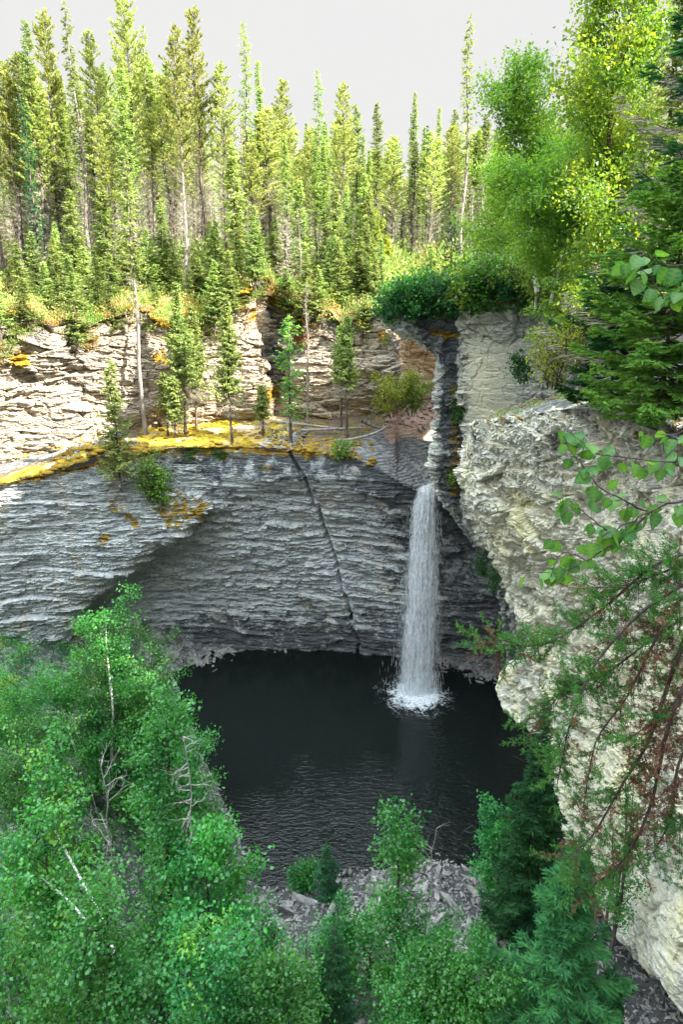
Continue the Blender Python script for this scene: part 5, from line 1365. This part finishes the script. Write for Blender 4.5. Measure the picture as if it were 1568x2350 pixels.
# gravel bars at the foot of the alcove
pts = []
for px, py, n, r in [(440, 1512, 240, 45), (500, 1490, 60, 40), (650, 1476, 130, 60), (760, 1470, 90, 60), (880, 1480, 70, 70), (1050, 1520, 220, 60), (1120, 1545, 120, 40)]:
    for k in range(n):
        q_ = PZ(px + rg.normal() * r * .6, py + rg.normal() * 8, -21.9); pts.append([q_[0], q_[1], max(-21.95, float(ground_z(q_[0], q_[1])))])
rubble('shore_rubble', 'flat broken plates piled along the far shore of the pool', np.array(pts), .22, 13, M_scree, flat=.6)
pts = pick(terrace, 6000, lambda px, py, p_, v: ((px > 600) & (px < 700) & (v < .5)) | ((px > 150) & (px < 320) & (v > .1) & (v < .5)))[:420]
rubble('ledge_rubble', 'flat grey plates heaped on the mossy ledge', pts, .26, 14, M_slab, flat=.5)
pts = pick(terrace, 6000, lambda px, py, p_, v: (px > 880) & (px < 1010) & (py > 915) & (py < 985))[:420]
rubble('river_debris', 'reddish flat stones piled where the river valley opens', pts, .30, 15, M_red, flat=.5)
# loose chips on the sloping brow of the outcrop
nv_, nu_ = E_pos.shape[:2]
ii = rg.integers(int(nv_ * .0), int(nv_ * .13), 5200); jj = rg.integers(int(nu_ * .18), int(nu_ * .92), 5200)
pp_ = E_pos[ii, jj] + E_N[ii, jj] * .03
rubble('outcrop_chips', 'dark and pale stone chips littering the upper edge of the outcrop', pp_, .085, 16, M_near, flat=.6, tilt=.7)

# ------------------------------------------------------------------ fallen logs and bare stems
def log(name, label, pix, r, cat='log', mat=None):
    mb = MB(); pts = np.array([P(*q) for q in pix]); n = 14
    pts = cr(pts, n); mb.tube(pts, np.linspace(r, r * .55, n), 7)
    d = pts[1] - pts[0]
    o = mb.obj(name, [mat or M_dead], smooth_faces=True); tag(o, label, cat); return o
log('fallen_log', 'long pale log lying across the ledge behind the crooked spruce', [(635, 968, 44.2), (700, 975, 43.8), (790, 985, 43.3)], .11)
log('fallen_log', 'curved driftwood trunk at the right end of the ledge', [(768, 1012, 41.6), (820, 1006, 41.9), (865, 992, 42.3), (890, 978, 42.8)], .10)
log('fallen_log', 'thin grey log across the terrace behind the slim spruce pair', [(690, 988, 43.0), (800, 983, 43.3), (900, 980, 43.6)], .08)
log('fallen_log', 'short dark stump of driftwood by the terrace bush', [(832, 965, 43.2), (858, 978, 42.8), (880, 985, 42.6)], .15, mat=M_bark)
log('fallen_log', 'leaning dead pole on the shrubby slope behind the fall', [(925, 672, 53), (885, 645, 55), (870, 635, 56)], .09)
def bare(name, label, px, foot, top, Y, seed, r, spread, n=12, cat='dead tree', mat=None, lean=0.0, twigs=4, droop=0.0):
    rg = np.random.default_rng(seed); b0 = P(px, foot, Y); H = float(P(px, top, Y)[2] - b0[2])
    e = empty(name, b0); tag(e, label, cat); T = MB(); C = MB()
    z = np.linspace(0, H, 12); pts = np.stack([lean * z / H + .05 * vn(z / .8 + seed, .5) * z / H * 2, .05 * vn(z / .8, seed), z], -1)
    T.tube(pts, np.linspace(r, .008, 12), 6)
    for k in range(n):
        f = .25 + .75 * (k + rg.random()) / n; p0 = np.array([np.interp(f * H, z, pts[:, q]) for q in range(3)])
        a = rg.random() * 6.28; L = spread * (1.1 - .6 * f) * (.5 + rg.random())
        d = np.array([math.cos(a), math.sin(a), .5 - droop]); t = np.linspace(0, 1, 5)[:, None]
        bp_ = p0 + d * L * t + rg.normal(size=(5, 3)) * L * .06 * t; C.tube(bp_, np.linspace(r * .3 + .003, .003, 5), 4)
        for j in range(twigs):
            q0 = bp_[rg.integers(1, 5)]; dd = d + rg.normal(size=3) * .8; l2 = L * (.2 + .4 * rg.random())
            C.tube(q0 + dd * l2 * np.linspace(0, 1, 3)[:, None] + rg.normal(size=(3, 3)) * l2 * .08, [.004, .003, .002], 3)
    T.obj('trunk', [mat or M_dead], e, True); C.obj('branches', [mat or M_dead], e)
    return e
bare('dead_spruce_tree', 'grey lichen-covered dead spruce sticking up in the birch thicket against the pool', 470, 2330, 1690, 14.2, 1, .06, .6, 44, droop=.75, twigs=6)
bare('bare_sapling', 'left bare pale stem of the pair at the pool edge beside the scree spruces', 1117, 2110, 1890, 19.5, 2, .04, .7, 9, cat='dead tree')
bare('bare_sapling', 'right bare pale stem of the pair, leaning towards the scree spruces', 1128, 2120, 1925, 19.2, 3, .035, .6, 7, cat='dead tree', lean=.15)
bare('bare_sapling', 'thin grey leafless sapling on the scree right of the slim young birch', 985, 2180, 1900, 18.5, 4, .03, .6, 9, cat='dead tree')
bare('bare_shrub', 'tangle of bare grey twigs among the thicket tops left of the upright birch', 270, 2100, 1740, 16.5, 5, .04, .9, 16, cat='dead shrub')
bare('bare_shrub', 'bare twiggy shrub at the left edge above the thicket', 60, 2160, 1930, 16, 6, .035, 1.0, 14, cat='dead shrub')
log('leaning_birch_stem', 'white peeling birch stem leaning through the thicket at the left', [(262, 2190, 12.6), (235, 2110, 13.2), (175, 2000, 13.9), (125, 1905, 14.6)], .045, 'birch stem', M_birchbark)
log('leaning_birch_stem', 'second white birch stem lying low in the left thicket', [(225, 2150, 13.0), (160, 2070, 13.6), (95, 2015, 14.2)], .035, 'birch stem', M_birchbark)
log('shore_stick', 'thin stick poking up from the gravel bar of the far shore', [(500, 1508, 41.0), (520, 1488, 41.3), (535, 1478, 41.6)], .04, 'stick')

# ------------------------------------------------------------------ juniper hanging from the right
rgj = np.random.default_rng(21)
def branch_path(pix, n=16):
    return cr(np.array([P(*q) for q in pix]), n)
jun = empty('juniper_bush', P(1640, 1250, 7.0)); tag(jun, 'sprawling juniper with green tips and brown dead sprays hanging over the pale outcrop', 'juniper bush')
JB = MB(); JG = MB(); org = np.array(jun.location)
mains = [
 ([(1640, 1250, 7.0), (1500, 1300, 7.2), (1380, 1400, 7.6), (1250, 1480, 7.9), (1120, 1475, 8.2)], .022, .05),
 ([(1640, 1300, 7.0), (1480, 1400, 7.0), (1370, 1520, 7.0), (1310, 1660, 7.1), (1280, 1800, 7.2)], .022, .15),
 ([(1640, 1350, 6.8), (1560, 1500, 6.8), (1490, 1700, 6.9), (1430, 1800, 6.9), (1360, 1920, 7.0), (1300, 1970, 7.1)], .030, .45),
 ([(1640, 1420, 6.6), (1540, 1650, 6.6), (1500, 1830, 6.7), (1460, 1930, 6.8), (1400, 2010, 6.9), (1330, 2030, 7.0)], .026, .75),
 ([(1640, 1600, 6.5), (1560, 1750, 6.5), (1540, 1880, 6.6), (1500, 1960, 6.7)], .022, .7),
 ([(1640, 1300, 6.9), (1560, 1380, 6.9), (1500, 1480, 6.9), (1440, 1600, 7.0), (1370, 1700, 7.0), (1340, 1850, 7.1)], .022, .35),
 ([(1640, 1280, 7.2), (1560, 1300, 7.2), (1450, 1340, 7.3), (1370, 1350, 7.5)], .018, .10),
 ([(1640, 1380, 7.0), (1520, 1450, 7.2), (1400, 1540, 7.4), (1300, 1580, 7.6), (1220, 1680, 7.8)], .018, .15),
 ([(1640, 1800, 6.4), (1590, 1850, 6.4), (1560, 1900, 6.5)], .016, .3),
 ([(1640, 1500, 6.6), (1580, 1580, 6.6), (1520, 1640, 6.7), (1440, 1700, 6.8)], .02, .5)]
tw0, tw1, twc = [], [], []
for pix, r, brown in mains:
    m = branch_path(pix, 22) - org; JB.tube(m, np.linspace(r, .006, 22), 5)
    Ltot = np.linalg.norm(np.diff(m, axis=0), axis=1).sum()
    for k in range(int(Ltot * (52 if pix[-1][1] < 1700 else 34))):
        u = (.12 + .88 * rgj.random()) * 21; i = min(int(u), 20); p0 = m[i] + (m[i + 1] - m[i]) * (u - i)
        ax = m[i + 1] - m[i]; ax /= np.linalg.norm(ax)
        d = ax * .6 + rgj.normal(size=3) * .65 + np.array([-.05, 0, .12]); d /= np.linalg.norm(d); L = .12 + .46 * rgj.random() ** 1.3
        t = np.linspace(0, 1, 5)[:, None]; bpt = p0 + d * L * t + np.array([0, 0, -.10]) * L * np.sin(t * 3) + rgj.normal(size=(5, 3)) * L * .05 * t
        JB.tube(bpt, np.linspace(.0045, .0015, 5), 3)
        br = rgj.random() < brown * (1.1 if u < 12 else .55) + .22 * (vn(p0[0] * 2.2, p0[1], p0[2] * 2.2) > .1)
        nt_ = int(5 + L * 34)
        if rgj.random() < .16: continue
        uu = (.25 + .75 * rgj.random(nt_)) * 4; ii_ = np.minimum(uu.astype(int), 3); c = bpt[ii_] + (bpt[ii_ + 1] - bpt[ii_]) * (uu - ii_)[:, None]
        dd = d * .7 + rgj.normal(size=(nt_, 3)) * .55 + [0, 0, .15]; dd /= np.linalg.norm(dd, axis=1)[:, None]
        tw0.append(c); tw1.append(c + dd * (.03 + .05 * rgj.random((nt_, 1)))); twc.append(np.full(nt_, 1 if br else 0))
tw0 = np.concatenate(tw0); tw1 = np.concatenate(tw1); twc = np.concatenate(twc)
for q in (0, 1):
    s_ = twc == q; d = tw1[s_] - tw0[s_]; L = np.linalg.norm(d, axis=1); d /= L[:, None]
    for k in range(10 if q == 0 else 7):
        c = tw0[s_] + d * (L * (k + rgj.random(len(L))) / 10)[:, None]
        rd = rnd_dir(rgj, len(L))
        JG.leaves(c, d + rd * .8, rnd_dir(rgj, len(L)), .026 + .014 * rgj.random(len(L)), .0085, q, 0, .5)
JB.obj('branches', [M_twig], jun); JG.obj('foliage', [M_jun, M_junbr], jun)

# ------------------------------------------------------------------ birch twigs with large leaves close to the camera
def near_leaf_mat(name, c1, c2):
    m, t, o = new_mat(name); b = NB(t)
    geo = b.n('ShaderNodeNewGeometry'); att = b.n('ShaderNodeAttribute', attribute_name='vein')
    n1 = b.noise(geo.outputs['Position'], 60, 4, .6)
    vn_ = b.n('ShaderNodeSeparateColor'); t.links.new(att.outputs['Color'], vn_.inputs[0])
    c = b.mix(geo.outputs['Random Per Island'], c1, c2)
    c = b.mix(b.math('MULTIPLY', n1, .35), c, b.mix(1.0, c, (.55, .6, .5), 'MULTIPLY'))
    c = b.mix(b.math('MULTIPLY', vn_.outputs[0], .35), c, (0.22, 0.34, 0.10))
    d = b.n('ShaderNodeBsdfPrincipled'); b.put(d.inputs['Base Color'], c); d.inputs['Roughness'].default_value = .5; d.inputs['Specular IOR Level'].default_value = .4
    tr = b.n('ShaderNodeBsdfTranslucent'); b.put(tr.inputs[0], b.mix(1.0, c, (1.8, 1.6, .5), 'MULTIPLY'))
    mx = b.n('ShaderNodeMixShader'); mx.inputs[0].default_value = .45
    t.links.new(d.outputs[0], mx.inputs[1]); t.links.new(tr.outputs[0], mx.inputs[2]); t.links.new(mx.outputs[0], o.inputs[0]); return m
M_nl = near_leaf_mat('close_birch_leaf', (0.035, 0.16, 0.055), (0.10, 0.27, 0.05))
def birch_leaf_template():
    # outline of a birch leaf, half widths along the length, serrated
    n = 13; t = np.linspace(0, 1, n)
    hw = .43 * np.sin(np.pi * np.clip(t, 0, 1) ** .62) ** .8 * (1 - .12 * t); hw[0] = .02; hw[-1] = 0
    hw = hw + .022 * (np.arange(n) % 2) * (hw > .05)
    cols = [-1, -.5, 0, .5, 1]
    v = []; ve = []
    for i in range(n):
        for c_ in cols:
            x = c_ * hw[i]; z = .16 * abs(x) - .18 * t[i] ** 2 + .012 * ((i + int(abs(c_) * 2)) % 2)
            v.append([x, t[i] - .02 * abs(c_) * 2, z]); ve.append(1.0 if c_ == 0 or (i % 3 == 1 and abs(c_) == .5) else 0)
    f = []
    for i in range(n - 1):
        for j in range(4): a = i * 5 + j; f.append([a, a + 1, a + 6, a + 5])
    return np.array(v), np.array(f), np.array(ve)
LV, LF, LVE = birch_leaf_template()
def leafy_branch(name, label, paths, seed, size, n_leaf, group=None):
    rg = np.random.default_rng(seed); B = MB(); G = MB(); ve = []
    o0 = P(*paths[0][0][0]); e = empty(name, o0); tag(e, label, 'birch branch', group)
    for pix, r, m in paths:
        pth = branch_path(pix, 18) - o0; pth += rg.normal(size=pth.shape) * .003; B.tube(pth, np.linspace(r, .0012, 18), 5)
        for k in range(m):
            u = (.05 + .95 * (k + rg.random() * .7) / m) * 17; i = min(int(u), 16); p0 = pth[i] + (pth[i + 1] - pth[i]) * (u - i)
            ax = pth[i + 1] - pth[i]; ax /= np.linalg.norm(ax)
            d = ax * .5 + rg.normal(size=3) * .55 + np.array([0, 0, -.45]); d /= np.linalg.norm(d)
            pe = p0 + d * size * (.30 + .3 * rg.random()); B.tube([p0, (p0 + pe) / 2 + [0, 0, .004], pe], .0009, 3)
            ld = d * .6 + np.array([0, 0, -.6]) + rg.normal(size=3) * .35; ld /= np.linalg.norm(ld)
            nr = np.array([0, -.75, .55]) + rg.normal(size=3) * .5; sdv = np.cross(ld, nr); sdv /= np.linalg.norm(sdv); up = np.cross(sdv, ld)
            s_ = size * (.6 + .55 * rg.random()); M_ = np.stack([sdv, ld, up])
            G.add((LV * s_) @ M_ + pe, LF); ve.append(LVE)
    B.obj('twigs', [M_twig], e); lo = G.obj('leaves', [M_nl], e, True)
    ca = lo.data.color_attributes.new('vein', 'FLOAT_COLOR', 'POINT'); x = np.concatenate(ve); ca.data.foreach_set('color', np.repeat(x[:, None], 4, 1).astype(np.float32).ravel())
    return e
leafy_branch('birch_branch', 'near birch branch with large drooping leaves reaching in front of the outcrop', [
 ([(1660, 1120, 2.6), (1560, 1150, 2.55), (1500, 1170, 2.5), (1420, 1240, 2.45), (1350, 1285, 2.4), (1300, 1310, 2.4), (1200, 1315, 2.4)], .006, 24),
 ([(1490, 1175, 2.5), (1440, 1150, 2.4), (1380, 1120, 2.4), (1330, 1060, 2.4), (1290, 1000, 2.4)], .004, 22),
 ([(1600, 1050, 2.5), (1530, 1060, 2.5), (1450, 1050, 2.45), (1370, 1040, 2.4), (1300, 985, 2.4)], .004, 24),
 ([(1420, 1240, 2.45), (1370, 1200, 2.4), (1320, 1160, 2.4), (1290, 1130, 2.4)], .003, 14),
 ([(1350, 1285, 2.4), (1290, 1270, 2.4), (1255, 1350, 2.4)], .003, 8),
 ([(1500, 1170, 2.5), (1440, 1200, 2.45), (1380, 1230, 2.4), (1270, 1240, 2.4)], .003, 14)], 5, .062, 0)
leafy_branch('birch_branch', 'near spray of dark birch leaves entering from the right edge below the top corner trees', [
 ([(1660, 560, 2.8), (1600, 600, 2.8), (1540, 610, 2.8), (1480, 590, 2.8), (1440, 610, 2.8)], .004, 17),
 ([(1660, 640, 2.8), (1590, 650, 2.8), (1530, 690, 2.8), (1500, 640, 2.8), (1460, 600, 2.8)], .004, 17),
 ([(1660, 940, 2.7), (1590, 980, 2.7), (1540, 1000, 2.7), (1470, 990, 2.7)], .003, 11)], 6, .062, 0)

# ------------------------------------------------------------------ the fall
m, t, o = new_mat("falling_water"); b = NB(t)
att = b.n('ShaderNodeAttribute', attribute_name='flow'); geo = b.n('ShaderNodeNewGeometry')
tr = b.n('ShaderNodeBsdfTransparent'); df = b.n('ShaderNodeBsdfDiffuse'); df.inputs[0].default_value = (0.86, 0.90, 0.93, 1)
tl = b.n('ShaderNodeBsdfTranslucent'); tl.inputs[0].default_value = (0.86, 0.90, 0.93, 1)
mx = b.n('ShaderNodeMixShader'); mx.inputs[0].default_value = .4; t.links.new(df.outputs[0], mx.inputs[1]); t.links.new(tl.outputs[0], mx.inputs[2])
s1 = b.noise(b.mapping(att.outputs['Vector'], (17, 2.4, 1)), 1.0, 5, .65, .5); s2 = b.noise(b.mapping(att.outputs['Vector'], (70, 14, 1)), 1.0, 3, .6)
sepv = b.n('ShaderNodeSeparateXYZ'); t.links.new(att.outputs['Vector'], sepv.inputs[0])
edge = b.math('SUBTRACT', 1.0, b.math('POWER', b.math('ABSOLUTE', b.math('SUBTRACT', b.math('MULTIPLY', sepv.outputs[0], 2.0), 1.0)), 3.0))
al = b.math('MULTIPLY', b.ramp(b.math('ADD', s1, b.math('MULTIPLY', b.math('SUBTRACT', s2, .5), .5)), .42, .66), b.math('MULTIPLY', edge, .9))
m3 = b.n('ShaderNodeMixShader'); t.links.new(al, m3.inputs[0]); t.links.new(tr.outputs[0], m3.inputs[1]); t.links.new(mx.outputs[0], m3.inputs[2]); t.links.new(m3.outputs[0], o.inputs[0])
M_fall = m
M_drop, t, o = new_mat("water_drops"); b = NB(t)
df = b.n('ShaderNodeBsdfDiffuse'); df.inputs[0].default_value = (0.88, 0.92, 0.95, 1); tl = b.n('ShaderNodeBsdfTranslucent'); tl.inputs[0].default_value = (0.88, 0.92, 0.95, 1)
mx = b.n('ShaderNodeMixShader'); mx.inputs[0].default_value = .4; t.links.new(df.outputs[0], mx.inputs[1]); t.links.new(tl.outputs[0], mx.inputs[2]); t.links.new(mx.outputs[0], o.inputs[0])
lipL, lipR = P(955, 1122, 38.6), P(1002, 1105, 38.4); botL, botR = PZ(908, 1592, WZ), PZ(1004, 1588, WZ)
Hf = (lipL[2] + lipR[2]) / 2 - WZ
def fall_pt(u, s, off=0.0):
    """u across 0..1, s time fraction 0..1"""
    top = lipL + (lipR - lipL) * u[..., None]; bot = botL + (botR - botL) * u[..., None]
    zz = s ** 2 * .85 + s * .15
    h = s ** .9
    p_ = np.empty(u.shape + (3,))
    p_[..., 0] = top[..., 0] + (bot[..., 0] - top[..., 0]) * h; p_[..., 1] = top[..., 1] + (bot[..., 1] - top[..., 1]) * h + off
    p_[..., 2] = top[..., 2] + (bot[..., 2] - top[..., 2]) * zz
    return p_
W = empty('waterfall', botL * .5 + botR * .5); tag(W, 'white ribbon of water falling from the rock lip into the dark pool', 'waterfall', None, 'structure')
org = np.array(W.location)
Sh = MB(); fl = []
rgw = np.random.default_rng(8)
for L in range(6):
    nu_, nv_ = 28, 90; u = np.linspace(0, 1, nu_)[None] * np.ones((nv_, 1)); s = np.linspace(0, 1, nv_)[:, None] * np.ones((1, nu_))
    off = (L - 2.5) * .11 * (.4 + .6 * s) + .16 * vn(u * 5 + L * 9, s * 1.2 + L) + .10 * vn(u * 14, s * 4, L)
    uu = .5 + (u - .5) * (1.0 - .05 * L) * (1 + .12 * vn(s * 9, L * 3.3) + .08 * vn(s * 30, L * 1.3))
    g = fall_pt(uu, s, off) - org
    i = np.arange(nv_ - 1)[:, None] * nu_; j = np.arange(nu_ - 1)[None]
    f = np.stack([i + j, i + nu_ + j, i + nu_ + j + 1, i + j + 1], -1).reshape(-1, 4)
    Sh.add(g.reshape(-1, 3), f); fl.append(np.stack([u, s * 4 + L * 7.7, u * 0 + L, u * 0], -1).reshape(-1, 4))
so = Sh.obj('water_curtain', [M_fall], W, True)
ca = so.data.color_attributes.new('flow', 'FLOAT_COLOR', 'POINT'); ca.data.foreach_set('color', np.concatenate(fl).astype(np.float32).ravel())
D = MB(); n = 19000
sc__ = np.array([.10, .30, .47, .62, .80, .93]); ki = rgw.choice(6, n, p=[.08, .22, .24, .14, .22, .10]); s = rgw.random(n) ** .85
u = sc__[ki] + rgw.normal(size=n) * (.035 + .10 * s) * (1 + .5 * np.sin(s * 9 + ki * 2))
kp = vn(u * 11 + 3, s * 5.0, .5) + .5 * vn(u * 25, s * 11, 2.5) > -.12
u = u[kp]; s = s[kp]; n = len(u)
c = fall_pt(u, s, rgw.normal(size=n) * .22) - org
c[:, 0] += rgw.normal(size=n) * .05 * (1 + s * 1.6)
D.leaves(c, np.array([0, 0, -1.0]) + rgw.normal(size=(n, 3)) * .05, rnd_dir(rgw, n), .15 + .60 * s * rgw.random(n), .007 + .011 * rgw.random(n), 0)
n = 7000; a = rgw.random(n) * 6.28; r = np.abs(rgw.normal(size=n)) * .45
base_c = (botL + botR) / 2 - org
c = base_c + np.stack([np.cos(a) * r * 1.4, np.sin(a) * r, np.abs(rgw.normal(size=n)) * .55 * np.exp(-r / .7)], -1)
D.leaves(c, rnd_dir(rgw, n), rnd_dir(rgw, n), .02 + .03 * rgw.random(n), .012 + .014 * rgw.random(n), 0)
D.obj('spray', [M_drop], W)
